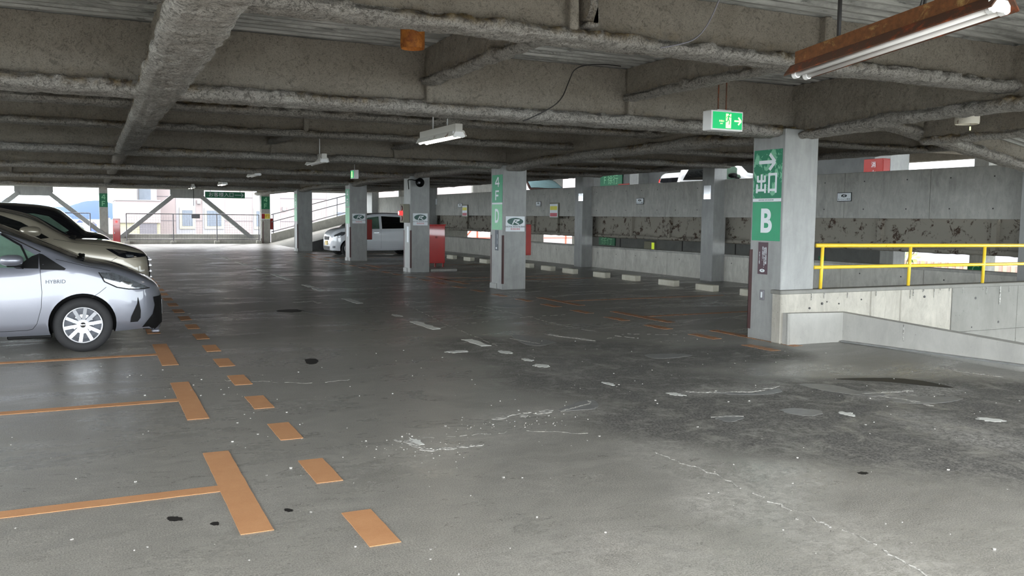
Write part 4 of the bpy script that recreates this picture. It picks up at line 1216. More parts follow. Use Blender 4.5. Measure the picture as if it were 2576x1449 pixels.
cable([(4.15, 3.25, 3.14), (4.08, 3.2, 2.95), (4.03, 3.3, 2.8), (4.02, 3.35, 2.58)], .005, G['dark'], 'thin dark cable hanging beside the rusty light')
# exit signs
def man(F, e, s, cx):
    g = G['exit_green']
    polys = [[(cx + .008 * s * math.cos(t) + .008 * s, .052 * s + .008 * s * math.sin(t)) for t in np.linspace(0, 2 * PI, 12)[:-1]]]
    st = lambda a, b, c, d, w_: stroke((cx + a * s, b * s), (cx + c * s, d * s), w_ * s)
    polys += [st(.004, .042, -.004, .012, .013), st(.004, .038, -.018, .03, .006), st(-.018, .03, -.022, .016, .005), st(.004, .038, .018, .026, .006), st(.018, .026, .026, .032, .005), st(-.004, .014, .01, -.006, .008), st(.01, -.006, .006, -.032, .007), st(-.004, .014, -.014, -.008, .008), st(-.014, -.008, -.032, -.012, .007)]
    polys_on(polys, F, 'running_figure', g, e, .0045, .0065)
ex = empty('exit_light', (5.8, 7.0, 2.38), 'lit green exit light with a running figure hanging beside the exit arrow column', 'exit light')
MB().cbox(5.565, 5.965, 7.0, 7.14, 2.378, 2.575, .006).build('case', G['white_plastic'], ex)
MB().cbox(5.582, 5.948, 6.994, 7.002, 2.395, 2.560, .002).build('green_face', G['exit_green'], ex)
F = fy(6.994, 5.77, 2.4775)
polys_on([[(-.03, -.075), (.035, -.075), (.035, .068), (-.03, .068)]], F, 'lit_door', G['exit_cream'], ex, .001, .003)
man(F, ex, 1.25, .0)
polys_on(arrow_polys(.12, 0.0, .085, .016, .036), F, 'arrow', G['exit_cream'], ex)
text('非常口', .022, G['exit_cream'], (5.77 - .085, 6.992, 2.468), (1, 0, 0), UP, ex)
text('EXIT', .016, G['exit_cream'], (5.77 - .085, 6.992, 2.444), (1, 0, 0), UP, ex)
for x in (5.70, 5.80): MB().cyl((x, 7.07, 2.58), (x, 7.07, 3.13), .007, n=8).build('hanger_rod', G['rust_dark'], ex)
MB().cbox(5.66, 5.84, 7.03, 7.11, 2.574, 2.588, .003).build('mounting_plate', G['white_plastic'], ex)
ex = empty('exit_light', (5.85, 21.0, 2.39), 'small lit exit light seen edge on above the column in front of the white car', 'exit light')
MB().cbox(5.78, 5.90, 20.85, 21.15, 2.39, 2.605, .006).build('case', G['white_plastic'], ex)
MB().cbox(5.774, 5.782, 20.87, 21.13, 2.41, 2.585, .002).build('green_face', G['exit_green'], ex)
F = fx(5.774, 21.0, 2.50); polys_on([[(-.04, -.08), (.04, -.08), (.04, .07), (-.04, .07)]], F, 'lit_door', G['exit_cream'], ex, .001, .003)
MB().cyl((5.84, 21.0, 2.60), (5.84, 21.0, 3.12), .008, n=8).build('hanger_rod', G['steel_white'], ex)
# can shaped sleeves
for c, r_, z0, z1, mat, lab in (((2.42, 6.93), .100, 2.865, 3.12, 'orange_can', 'orange rusted can shaped sleeve under the deck'), ((8.65, 6.5), .125, 2.555, 2.97, 'white_can', 'white rusted can shaped sleeve under the ramp deck')):
    o = MB().lathe([(r_ * 1.0, z1 - z0), (r_ * 1.0, .02), (r_ * .96, 0), (r_ * .90, 0), (r_ * .90, .05), (r_ * .2, .06), (0.001, .06)], (c[0], c[1], z0), 'z', 28).build('ceiling_sleeve', G[mat], smooth=True)
    auto_smooth(o); tag(o, lab, 'sleeve')
o = MB().cyl((8.68, 6.48, 2.49), (8.68, 6.48, 2.53), .008, n=8).build('bulb', G['exit_cream']); tag(o, 'tiny pale bulb below the white can shaped sleeve', 'bulb')
MB().cyl((8.68, 6.48, 2.53), (8.68, 6.48, 2.62), .002, n=5).build('cord', G['galv'], o)

# ------------------------------------------------------------------ far edge: fence, parapet, braces
pw = MB()
w5 = empty('wall_far', (3.5, 46.7, 0), 'low concrete parapet along the far edge', kind='structure')
MB().cbox(-6.2, 8.0, 46.55, 46.75, 0, .27, .01).build('panel', G['conc'], w5)
MB().cbox(-6.2, 8.0, 46.9, 47.1, -.2, .47, .01).build('outer_panel', G['conc_dark'], w5)
def fence(name, p0, p1, posts, z0a, z0b, h, lab):
    e = empty(name, p0, lab, 'fence')
    p0, p1 = Vector(p0), Vector(p1)
    at = lambda t, z: p0 + (p1 - p0) * t + Vector((0, 0, z0a + (z0b - z0a) * t + z))
    MB().cyl(at(0, h), at(1, h), .022, n=8).build('top_rail', G['galv'], e)
    MB().cyl(at(0, .22), at(1, .22), .015, n=8).build('bottom_rail', G['galv'], e)
    for t in posts:
        MB().cyl(at(t, 0), at(t, h), .025, n=8).build('post', G['galv'], e)
        q = at(t, 0); MB().cbox(q.x - .13, q.x + .13, q.y - .12, q.y + .12, q.z, q.z + .14, .01).build('post_footing', G['conc'], e)
    m = MB(); L = (p1 - p0).length; n = int(L / .12)
    for i in range(n + 1):
        m.cyl(at(i / n, .22), at(i / n, h), .0035, n=3, caps=False)
    for k in range(int((h - .22) / .12)):
        m.cyl(at(0, .22 + .12 * k), at(1, .22 + .12 * k), .0035, n=3, caps=False)
    o = m.build('wire_mesh', G['galv'], e); o['kind'] = 'stuff'
    return e
fence('mesh_fence', (1.53, 46.38, 0), (7.80, 46.30, 0), (0, .34, .67, 1.0), 0, 0, 1.48, 'grey wire mesh fence in front of the far parapet')
fence('mesh_fence', (-4.6, 46.38, 0), (-.05, 46.38, 0), (0, .5, 1.0), 0, 0, 1.48, 'grey wire mesh fence left of the far edge column')
o = MB().cbox(4.52, 4.92, 46.26, 46.28, 1.27, 1.47, .004).build('small_plate', G['galv']); tag(o, 'small grey plate wired to the top of the mesh fence', 'plate')
for cx, lab in ((4.37, 'inverted V brace with a gusset plate over the far fence'), (-2.4, 'inverted V brace with a gusset plate behind the black van')):
    e = empty('cross_brace', (cx, 46.75, 2.4), lab, kind='structure')
    MB().prism([(-.8, 3.0), (.8, 3.0), (.8, 2.45), (.62, 2.28), (-.62, 2.28), (-.8, 2.45)], lambda u, v, d: (cx + u, 46.62 + d, v), 0, .22).build('gusset', G['column'], e)
    for s in (-1, 1):
        MB().bar((cx + s * .62, 46.73, 2.42), (cx + s * 3.28, 46.73, .15), .2, .30, (0, 1, 0)).build('brace', G['column'], e)
    if cx > 0: MB().cyl((cx + .3, 46.6, 1.9), (cx + .3, 46.6, 3.0), .012, n=6).build('drain_pipe', G['dark'], e)
o = MB().cyl((7.92, 46.52, .0), (7.92, 46.52, 2.68), .03, n=10).build('down_pipe', G['steel_white']); tag(o, 'white down pipe beside the far slow panel column', 'pipe')
o = MB().bar((7.98, 46.2, 0), (8.03, 46.3, 1.15), .04, .04).build('leaning_post', G['brown']); tag(o, 'thin brown post leaning beside the white down pipe', 'post')
# up-ramp behind the far columns
m = MB()
m.add([(8.3, 37.6, 0), (13.9, 37.6, 1.45), (13.9, 46.7, 1.45), (8.3, 46.7, 0), (8.3, 37.6, -.3), (13.9, 37.6, 1.15), (13.9, 46.7, 1.15), (8.3, 46.7, -.3)], [(0, 1, 2, 3), (7, 6, 5, 4), (0, 4, 5, 1), (2, 6, 7, 3)])
o = m.build('ramp_up', G['conc_dark']); tag(o, 'concrete ramp rising to the right behind the white car', kind='structure')
m = MB()
m.add([(8.3, 37.4, 0), (13.9, 37.4, 0), (13.9, 37.4, 1.75), (8.3, 37.4, .28), (8.3, 37.6, 0), (13.9, 37.6, 0), (13.9, 37.6, 1.75), (8.3, 37.6, .28)], [(0, 1, 2, 3), (4, 5, 6, 7), (3, 2, 6, 7), (0, 3, 7, 4)])
m.build('ramp_curb', G['darkwall'], o)
m = MB()
m.add([(8.5, 46.6, 0), (13.9, 46.6, 0), (13.9, 46.6, 1.95), (8.5, 46.6, .5), (8.5, 46.8, 0), (13.9, 46.8, 0), (13.9, 46.8, 1.95), (8.5, 46.8, .5)], [(0, 1, 2, 3), (4, 5, 6, 7), (3, 2, 6, 7), (0, 3, 7, 4)])
m.build('ramp_parapet', G['conc'], o)
def rfence(x0, x1):
    e = empty('ramp_fence', (x0, 46.6, 0), 'grey pipe and mesh fence climbing with the far ramp', 'fence')
    z = lambda x: .5 + (x - 8.5) * .27
    for h in (.10, .62, 1.0): MB().cyl((x0, 46.65, z(x0) + h), (x1, 46.65, z(x1) + h), .024, n=8).build('rail', G['galv'], e)
    for x in (8.6, 10.3, 12.0, 13.8): MB().cyl((x, 46.65, z(x) - .2), (x, 46.65, z(x) + 1.0), .02, n=8).build('post', G['galv'], e)
    m = MB()
    for i in range(46):
        x = x0 + (x1 - x0) * i / 45; m.cyl((x, 46.65, z(x)), (x, 46.65, z(x) + .62), .0035, n=3, caps=False)
    o = m.build('wire_mesh', G['galv'], e); o['kind'] = 'stuff'
rfence(8.5, 13.9)
# side and back edges (not in view, but they shape the daylight)
m = MB().box(-6.4, -6.2, -9, 47, 0, .9)
o = m.build('wall_left', G['conc_dark']); tag(o, 'left edge parapet', kind='structure')

# ------------------------------------------------------------------ outside
def B_(name, lab, cat='building'):
    return empty(name, (0, 60, -10), lab, cat)
K = 100 / 58.0
zz = lambda z: 1.49 + (z - 1.49) * K
bl = empty('pink_building', (20, 100, -12), 'large pale pink building filling the view beyond the far fence', 'building')
Yb = 100.0
MB().box(6.2, 90, Yb, Yb + 12, -14, 16).build('wall', G['bld_pink'], bl)
for x0, x1 in ((8.2, 10.2), (10.9, 13.2), (16.2, 19.2), (24.5, 29.5), (33, 37)):
    MB().box(x0, x1, Yb - .05, Yb + .1, -14, 16).build('wall_band', G['bld_white'], bl)
wins = [(8.8, 9.87), (11.33, 12.84), (16.56, 17.6), (25.6, 26.7), (27.6, 28.4), (34, 35.2)]
for x0, x1 in wins:
    f = MB().box(x0 - .25, x1 + .25, Yb - .16, Yb, zz(.73) - .3, zz(1.72) + .3).build('window', G['bld_cream'], bl)
    MB().box(x0, x1, Yb - .18, Yb - .1, zz(.73), zz(1.72)).build('pane', G['bld_glass'], f)
    for k in range(4): MB().box(x0 + .12 + k * (x1 - x0 - .2) / 4, x0 + .2 + k * (x1 - x0 - .2) / 4, Yb - .19, Yb - .17, zz(.73), zz(1.66)).build('curtain_fold', G['bld_fold'], f)
for x, z in ((10.5, 2.25), (19.6, 1.9), (21.0, 1.9)): MB().box(x - .15, x + .2, Yb - .3, Yb, zz(z) - .2, zz(z) + .2).build('vent_hood', G['bld_white'], bl)
m = MB()
for z in (-2.2, 1.05, 2.55, 5.0): m.box(6.2, 90, Yb - .03, Yb + .05, zz(z), zz(z) + .05)
m.build('joint', G['bld_grey'], bl)
# left wing with balcony
MB().box(2.15, 6.2, Yb - 6, Yb + 6, -14, zz(.95)).build('lower_wing_wall', G['bld_yellow'], bl)
MB().box(2.15, 6.25, Yb - 6.2, Yb + 6, zz(.95), zz(2.22)).build('balcony_front', G['bld_pink'], bl)
MB().box(2.1, 6.25, Yb - 6.3, Yb + 6, zz(2.22), zz(2.27)).build('balcony_coping', G['bld_white'], bl)
MB().box(2.3, 4.2, Yb - 4, Yb + 6, zz(2.27), 16).build('upper_wing_wall', G['bld_yellow'], bl)
MB().box(4.2, 6.2, Yb - 2, Yb + 6, zz(2.27), 16).build('recess_wall', G['bld_white'], bl)
MB().box(4.5, 5.6, Yb - 2.1, Yb - 1.9, zz(2.27), zz(3.0)).build('recess_window', G['bld_glass'], bl)
MB().box(4.3, 5.9, Yb - 6.1, Yb - 5.95, zz(-.2), zz(.92)).build('lower_window', G['bld_grey'], bl)
# building right of frame seen through the half levels
b2 = empty('white_building', (60, 40, -12), 'bright pale building with a sloping glass roof seen through the upper half level gap', 'building')
MB().box(52, 66, 22, 56, -14, 4.6).build('wall', G['bld_white'], b2)
m = MB().add([(52, 22, 4.6), (66, 22, 8.5), (66, 56, 8.5), (52, 56, 4.6)], [(0, 1, 2, 3)]); m.build('glass_roof', G['bld_glass'], b2)
m = MB()
for y in range(22, 57, 3): m.box(51.9, 52, y, y + .12, 3.2, 4.6)
m.box(51.85, 52, 22, 56, 3.1, 3.2); m.build('roof_rail', G['bld_grey'], b2)
b3 = empty('striped_building', (48, 22, -12), 'long pale building with a striped orange base seen through the lower gap', 'building')
MB().box(47, 51, 6, 44, -14, .35).build('wall', G['bld_white'], b3)
MB().box(46.9, 47, 6, 44, -6, -.95).build('striped_base', G['fence_orange'], b3)
m = MB()
for k in range(76): m.box(46.84, 46.9, 6 + k * .5, 6.2 + k * .5, -6, -.98)
m.build('stripe', G['stripe'], b3)
# orange steel lattice beyond the lower level
ol = empty('steel_stair_tower', (24, 52, -8), 'orange steel lattice tower seen through the low gaps beside the D column', 'steel tower')
for x in (18.5, 20.5, 22.6, 24.8, 27.0, 29.2, 31.5):
    MB().cbox(x - .05, x + .05, 51.95, 52.05, -8, 1.0, .01).build('post', G['orange_steel'], ol)
for z in (-.6, .1, .9): MB().cbox(18.5, 31.5, 51.95, 52.05, z, z + .06, .01).build('rail', G['orange_steel'], ol)
for x in (20.5, 24.8, 29.2): MB().bar((x, 52, -1.2), (x + 2.2, 52, 1.2), .08, .08).build('diagonal', G['orange_steel'], ol)
# trees
def tree(x, y, z, h, r_, lab, n=420, leaf='leaf'):
    e = empty('tree', (x, y, z), lab, 'tree')
    rr = random.Random(int(x * 7 + y))
    m = MB().cyl((x, y, z), (x + .2, y, z + h * .7), r_ * .08, r_ * .03, 8)
    for k in range(7):
        a = k * .9; m.cyl((x + .1, y, z + h * (.4 + .05 * k)), (x + math.cos(a) * r_ * .7, y + math.sin(a) * r_ * .7, z + h * (.7 + .04 * k)), r_ * .03, r_ * .01, 5)
    m.build('trunk', G['bark'], e)
    m = MB()
    for i in range(n):
        while True:
            p = Vector((rr.uniform(-1, 1), rr.uniform(-1, 1), rr.uniform(-1, 1)))
            if p.length < 1: break
        c = Vector((x, y, z + h * .78)) + Vector((p.x * r_, p.y * r_, p.z * r_ * .7))
        a = Vector((rr.uniform(-1, 1), rr.uniform(-1, 1), rr.uniform(-1, 1))).normalized() * r_ * .11
        b = a.orthogonal().normalized() * r_ * .07
        m.add([c - a, c + b, c + a, c - b], [(0, 1, 2, 3)])
    o = m.build('crown', G[leaf], e, fixn=False); o['kind'] = 'stuff'
tree(40, 33.9, -9, 10.2, 1.7, 'small green tree seen through the lower right gap', 150, 'leaf_pale')
tree(-10.5, 118, -16, 16, 6, 'green tree top beyond the fence left of the far edge column')
tree(-22, 110, -16, 17, 7, 'green tree seen past the black van window')
# ground, town, hills
g = MB().add([(-900, -300, -15), (900, -300, -15), (900, 2600, -15), (-900, 2600, -15)], [(0, 1, 2, 3)]).build('ground', G['ground']); tag(g, 'open ground far below the parking deck', kind='structure')
rr = random.Random(21)
k = 0
ordn = ['first', 'second', 'third', 'fourth', 'fifth', 'sixth', 'seventh', 'eighth', 'ninth', 'tenth', 'eleventh', 'twelfth']
for row, (yy_, n_) in enumerate(((300, 12), (520, 12))):
    for i in range(n_):
        wd = yy_ * .0085 * rr.uniform(.7, 1.1)
        x = -.115 * yy_ + i * yy_ * .0125 + rr.uniform(0, .001) * yy_
        h = (6.5 if row == 0 else 13) * rr.uniform(.7, 1.25)
        cn, mat = rr.choice([('grey', 'town'), ('white', 'bld_white'), ('cream', 'bld_cream'), ('blue', 'town_blue'), ('red', 'town_red'), ('grey', 'town')])
        e = MB().box(x, x + wd, yy_, yy_ + 10, -15, -15 + h).build('town_building', G[mat])
        MB().prism([(x, -15 + h), (x + wd, -15 + h), (x + wd / 2, -15 + h + 1.6)], lambda u, v, d: (u, yy_ + d, v), 0, 10).build('roof', G['bld_grey' if i % 2 else 'town_blue'], e)
        tag(e, '%s distant house, %s from the left in the %s row of the town' % (cn, ordn[i], ('nearer', 'farther')[row]), 'building', 'distant town buildings')
def hill(y, pts, mat, lab, dz=0):
    m = MB(); n = len(pts)
    vs = []
    for x, z in pts: vs += [(x, y, -20), (x, y + 60, z), (x, y + 500, z * .6)]
    fs = []
    for i in range(n - 1):
        for j in range(2): fs.append((3 * i + j, 3 * i + j + 1, 3 * i + 3 + j + 1, 3 * i + 3 + j))
    m.add(vs, fs); o = m.build('hill', mat, smooth=True, fixn=False); tag(o, lab, kind='structure')
def ridge(ctrl, n, a, seed):
    out = []
    for i in range(n + 1):
        x = ctrl[0][0] + (ctrl[-1][0] - ctrl[0][0]) * i / n
        for (x0, z0), (x1, z1) in zip(ctrl, ctrl[1:]):
            if x0 <= x <= x1:
                t = (x - x0) / (x1 - x0); z = z0 + (z1 - z0) * t
                break
        out.append((x, z + a * noise.fractal(Vector((x * .02 + seed, seed, 0)), 1, 2, 4)))
    return out
hill(2500, ridge([(-420, 22), (-230, 28), (-120, 14), (-60, 16), (-20, 28), (15, 38), (45, 30), (80, 16), (200, 20), (600, 30)], 90, 4, 1), G['hill'], 'blue wooded hill beyond the town')
hill(3300, ridge([(-700, 60), (-330, 66), (-200, 40), (0, 30), (300, 40)], 60, 8, 5), G['hill_far'], 'paler distant hill beyond the blue one')
#CARS
# ------------------------------------------------------------------ cars
def curve(tbl):
    xs = [p[0] for p in tbl]
    def f(x):
        if x <= xs[0]: return tbl[0][1]
        if x >= xs[-1]: return tbl[-1][1]
        for i in range(len(xs) - 1):
            if xs[i] <= x <= xs[i + 1]:
                p1, p2 = tbl[i][1], tbl[i + 1][1]
                h = xs[i + 1] - xs[i]; t = (x - xs[i]) / h
                def slope(j):
                    if j <= 0 or j >= len(xs) - 1: return None
                    a = (tbl[j][1] - tbl[j - 1][1]) / (xs[j] - xs[j - 1]); b = (tbl[j + 1][1] - tbl[j][1]) / (xs[j + 1] - xs[j])
                    return 0 if a * b <= 0 else 2 * a * b / (a + b)
                s = (p2 - p1) / h
                m1 = slope(i); m2 = slope(i + 1)
                m1 = s if m1 is None else m1; m2 = s if m2 is None else m2
                return (2*t**3 - 3*t**2 + 1) * p1 + (t**3 - 2*t**2 + t) * h * m1 + (-2*t**3 + 3*t**2) * p2 + (t**3 - t**2) * h * m2
    return f

class Car:
    """local frame: X forward from the front axle, Y to the left, Z up"""
    def __init__(s, name, label, loc, rz, spec):
        s.root = empty(name, loc, label, 'car', None, None, rz)
        s.sp = spec
        T, S, Bc, Wp = (curve(spec[k]) for k in ('top', 'belt', 'bottom', 'plan'))
        W = spec['w']; x0, x1 = spec['top'][0][0], spec['top'][-1][0]
        s.x0, s.x1, s.W = x0, x1, W
        n = 110
        xs = [x0 + (x1 - x0) * (0.5 - 0.5 * math.cos(PI * i / n)) * .5 + (x1 - x0) * (i / n) * .5 for i in range(n + 1)]
        vs = []; cnt = 0
        for x in xs:
            t, b = T(x), Bc(x); sh = min(S(x), t - .012); w_ = W * Wp(x)
            g = max(0, min(1, (t - sh) / .42))
            mid = b + (sh - b) * .45
            er = .95 - .20 * g
            half = [(0, b), (w_ * .80, b), (w_ * .94, b + .015), (w_ * .975, b + .06), (w_ * .985, b + (mid - b) * .45), (w_ * 1.0, mid - .06), (w_ * 1.0, mid + .04), (w_ * .992, mid + (sh - mid) * .45), (w_ * .985, mid + (sh - mid) * .75), (w_ * (.965 - .0 * g), sh - .015), (w_ * (.948), sh + .004)]
            top_e = t - .03 - .05 * g
            top_e = max(top_e, sh + .006)
            for q in (.2, .4, .6, .8, .94):
                half.append((w_ * (.948 + (er - .948) * (q ** 1.15)), sh + .004 + (top_e - sh - .004) * q))
            half += [(w_ * (er - .03), top_e + (t - top_e) * .30), (w_ * (er - .12), top_e + (t - top_e) * .62), (w_ * (er - .30), top_e + (t - top_e) * .86), (w_ * .30, t - .003), (0, t)]
            ring = [(-y, z) for y, z in half] + [(y, z) for y, z in reversed(half[1:-1])]
            cnt = len(ring)
            vs += [(x, y, z) for y, z in ring]
        fs = []
        for i in range(n):
            for j in range(cnt):
                k = (j + 1) % cnt
                fs.append((i * cnt + j, i * cnt + k, (i + 1) * cnt + k, (i + 1) * cnt + j))
        fs.append(tuple(range(cnt - 1, -1, -1))); fs.append(tuple(n * cnt + j for j in range(cnt)))
        m = MB().add(vs, fs)
        me = m.mesh('body')
        bm = bmesh.new(); bm.from_mesh(me); s.bvh = BVHTree.FromBMesh(bm); bm.free()
        body = link('body', me, [spec['paint'], G['black']], s.root, world=False, smooth=True)
        # wheel wells
        cut = MB()
        for ax in (0, -spec['wb']):
            for sd in (-1, 1):
                ya, yb = sd * (W - .34), sd * (W + .2)
                cut.cyl((ax, ya, spec['r'] + .015), (ax, yb, spec['r'] + .015), spec['arch'], n=40)
        co = cut.build('cut', [G['black'], G['black']])
        co.data.polygons.foreach_set('material_index', [1] * len(co.data.polygons))
        md = body.modifiers.new('b', 'BOOLEAN'); md.object = co; md.operation = 'DIFFERENCE'; md.solver = 'EXACT'
        body.matrix_parent_inverse = Matrix.Identity(4)
        body.parent = None
        dg = bpy.context.evaluated_depsgraph_get()
        nm = bpy.data.meshes.new_from_object(body.evaluated_get(dg))
        body.modifiers.clear(); body.data = nm
        bpy.data.objects.remove(co)
        body.parent = s.root
        auto_smooth(body, 38)
        s.body = body
    def proj(s, a, b, side):
        if side in ('R', 'L'):
            d = 1 if side == 'R' else -1
            o = Vector((a, -3 * d, b)); h = s.bvh.ray_cast(o, Vector((0, d, 0)))
        elif side == 'T':
            h = s.bvh.ray_cast(Vector((a, b, 4)), Vector((0, 0, -1)))
        elif side == 'F':
            h = s.bvh.ray_cast(Vector((5, a, b)), Vector((-1, 0, 0)))
        else:
            h = s.bvh.ray_cast(Vector((-9, a, b)), Vector((1, 0, 0)))
        if h[0] is None:
            q = {'R': (a, -s.W, b), 'L': (a, s.W, b), 'T': (a, b, 1.2), 'F': (s.x1, a, b), 'B': (s.x0, a, b)}[side]
            h = s.bvh.find_nearest(Vector(q))
        return h[0], h[1]
    def patch(s, poly, side, mat, name, off=.004, res=.05, parent=None):
        P = []
        n = len(poly)
        for i in range(n):
            a, b = poly[i], poly[(i + 1) % n]
            k = max(1, int(math.dist(a, b) / res))
            for j in range(k): P.append((a[0] + (b[0] - a[0]) * j / k, a[1] + (b[1] - a[1]) * j / k))
        nb = len(P)
        xs = [p[0] for p in poly]; ys = [p[1] for p in poly]
        def inside(x, y):
            c = False
            for i in range(nb):
                (xa, ya), (xb, yb) = P[i], P[i - 1]
                if (ya > y) != (yb > y) and x < (xb - xa) * (y - ya) / (yb - ya) + xa: c = not c
            return c
        x = min(xs) + res * .5
        while x < max(xs):
            y = min(ys) + res * .5
            while y < max(ys):
                if inside(x, y) and min(math.dist((x, y), q) for q in P) > res * .35: P.append((x, y))
                y += res
            x += res
        r = delaunay_2d_cdt([Vector(p) for p in P], [(i, (i + 1) % nb) for i in range(nb)], [], 1, 1e-5)
        vs = []
        for v in r[0]:
            h, nn = s.proj(v.x, v.y, side)
            if nn.dot(Vector({'R': (0, -1, 0), 'L': (0, 1, 0), 'T': (0, 0, 1), 'F': (1, 0, 0), 'B': (-1, 0, 0)}[side])) < 0: nn = -nn
            vs.append(tuple(h + nn * off))
        m = MB().add(vs, [tuple(f) for f in r[2]])
        return m.build(name, mat, parent or s.root, smooth=True, world=False) if parent is None else m.build(name, mat, parent, smooth=True, world=False)
    def line(s, pts, side, mat=None, wd=.0045, name='panel_gap', off=.0025, res=.04):
        m = MB()
        Q = []
        for a, b in zip(pts, pts[1:]):
            k = max(1, int(math.dist(a, b) / res))
            for j in range(k + (b == pts[-1])): Q.append((a[0] + (b[0] - a[0]) * j / k, a[1] + (b[1] - a[1]) * j / k))
        H = [s.proj(a, b, side) for a, b in Q]
        P = [h + (n if n.dot(Vector({'R': (0, -1, 0), 'L': (0, 1, 0), 'T': (0, 0, 1), 'F': (1, 0, 0), 'B': (-1, 0, 0)}[side])) > 0 else -n) * off for h, n in H]
        vs, fs = [], []
        for i, p in enumerate(P):
            d = (P[min(i + 1, len(P) - 1)] - P[max(i - 1, 0)]).normalized()
            n_ = H[i][1]; sd = d.cross(n_).normalized() * wd / 2
            vs += [tuple(p + sd), tuple(p - sd)]
            if i: fs.append((2 * i - 2, 2 * i - 1, 2 * i + 1, 2 * i))
        return m.add(vs, fs).build(name, mat or G['black'], s.root, world=False)
    def wheels(s, mat=None, n=10, cap=True, rim=.2, twin=True):
        mat = mat or G['alloy']
        r = s.sp['r']
        for ax in (0, -s.sp['wb']):
            for sd in (-1, 1):
                if sd > 0 and not s.sp.get('both'): pass
                yc = sd * (s.W - .035)      # outer face plane
                d = -sd                      # inward direction
                def Y(v): return v * d
                tire = MB().lathe([(rim - .004, Y(.20)), (r - .03, Y(.205)), (r, Y(.17)), (r + .001, Y(.10)), (r, Y(.035)), (r - .018, Y(.008)), (r - .05, Y(-.004)), (rim + .02, Y(.0)), (rim + .002, Y(.012)), (rim - .004, Y(.02))], (ax, yc, r), 'y', 48)
                t = tire.build('wheel', G['tyre'], s.root, smooth=True, world=False)
                MB().lathe([(rim, Y(.008)), (rim - .004, Y(.0)), (rim - .014, Y(.004)), (rim - .018, Y(.03)), (rim - .03, Y(.12)), (rim - .03, Y(.19)), (0.001, Y(.19))], (ax, yc, r), 'y', 40).build('rim', mat, t, smooth=True, world=False)
                MB().lathe([(.105, Y(.13)), (.001, Y(.13))], (ax, yc, r), 'y', 24).build('brake_disc', G['chrome'], t, world=False)
                sp_ = MB()
                for k in range(n):
                    a = 2 * PI * k / n + .16
                    da = .0
                    c, s_ = math.cos(a), math.sin(a)
                    w0, w1 = .017, .012
                    ra, rb = .045, rim - .008
                    q = []
                    for (rr_, w_, y_) in ((ra, w0, .030), (rb, w1 * 1.5, .006)):
                        for u, v in ((-1, 0), (1, 0), (.75, .022), (-.75, .022)):
                            q.append((ax + c * rr_ - s_ * w_ * u, yc + Y(y_ + v), r + s_ * rr_ + c * w_ * u))
                    sp_.add(q, [(0, 1, 5, 4), (1, 2, 6, 5), (2, 3, 7, 6), (3, 0, 4, 7), (4, 5, 6, 7)])
                sp_.cyl((ax, yc + Y(.02), r), (ax, yc + Y(.07), r), .05, .06, 24)
                sp_.build('spokes', mat, t, world=False)
                hb = MB().lathe([(.001, Y(.008)), (.024, Y(.010)), (.030, Y(.018)), (.030, Y(.03))], (ax, yc, r), 'y', 24).build('hub_cap', G['chrome'], t, smooth=True, world=False)
                nb = MB()
                for k in range(4):
                    a = PI / 4 + k * PI / 2
                    nb.cyl((ax + .048 * math.cos(a), yc + Y(.012), r + .048 * math.sin(a)), (ax + .048 * math.cos(a), yc + Y(.05), r + .048 * math.sin(a)), .010, n=8)
                nb.build('wheel_nuts', G['chrome'], t, world=False)
    def mirror(s, x, z, side='R', mat=None, sc=1.0):
        d = -1 if side == 'R' else 1
        h, n = s.proj(x, z - .07, side)
        y0 = h.y
        bm = bmesh.new()
        bmesh.ops.create_uvsphere(bm, u_segments=20, v_segments=12, radius=1)
        for v in bm.verts:
            v.co.x = math.copysign(abs(v.co.x) ** .7, v.co.x) * .115 * sc * (1.0 if v.co.x < 0 else .9)
            v.co.z = math.copysign(abs(v.co.z) ** .75, v.co.z) * .058 * sc
            v.co.y = v.co.y * .10 * sc
            v.co += Vector((x, y0 + d * .14, z))
        me = bpy.data.meshes.new('mirror'); bm.to_mesh(me); bm.free()
        mr = link('mirror', me, mat or s.sp['paint'], s.root, smooth=True, world=False)
        MB().bar((x + .03, y0 + d * .12, z - .045), (x + .07, y0 - d * .01, z - .085), .06, .035).build('mirror_arm', G['black'], mr, world=False)
        MB().cbox(x - .05, x + .09, y0 + d * .12 - .06, y0 + d * .12 + .06, z - .066, z - .04, .01).build('mirror_base', G['black'], mr, world=False)

# silver hatchback
sil = dict(w=.835, wb=2.51, r=.292, arch=.328, paint=G['silver'],
    top=[(-3.13, .62), (-3.11, .98), (-2.95, 1.28), (-2.6, 1.43), (-1.9, 1.50), (-1.35, 1.49), (-.95, 1.405), (-.54, 1.24), (-.03, .995), (.0, .982), (.03, .974), (.29, .925), (.50, .85), (.70, .745), (.79, .66), (.812, .55)],
    belt=[(-3.13, .60), (-3.0, .98), (-2.0, .95), (-.9, .91), (-.5, .93), (-.24, .985), (-.02, .95), (.17, .89), (.47, .79), (.70, .69), (.812, .50)],
    bottom=[(-3.13, .34), (-2.9, .25), (-2.0, .19), (-.4, .185), (.2, .19), (.6, .20), (.76, .17), (.812, .20)],
    plan=[(-3.13, .62), (-3.05, .80), (-2.8, .93), (-2.4, .985), (-1.5, 1.0), (-.2, 1.0), (.15, .985), (.40, .94), (.58, .86), (.70, .74), (.78, .58), (.812, .40)])
c = Car('silver_hatchback', 'silver hatchback at the left edge with its bonnet pointing to the lane', (-.11, 11.10, 0), 0, sil)
c.wheels(n=10, rim=.195)
c.patch([(-1.27, .93), (-.60, .915), (-.46, .93), (-.42, 1.04), (-.76, 1.255), (-1.02, 1.35), (-1.27, 1.385)], 'R', G['glass_green'], 'front_side_window')
c.patch([(-2.25, .98), (-1.37, .94), (-1.37, 1.39), (-1.9, 1.40), (-2.2, 1.32)], 'R', G['glass'], 'rear_side_window')
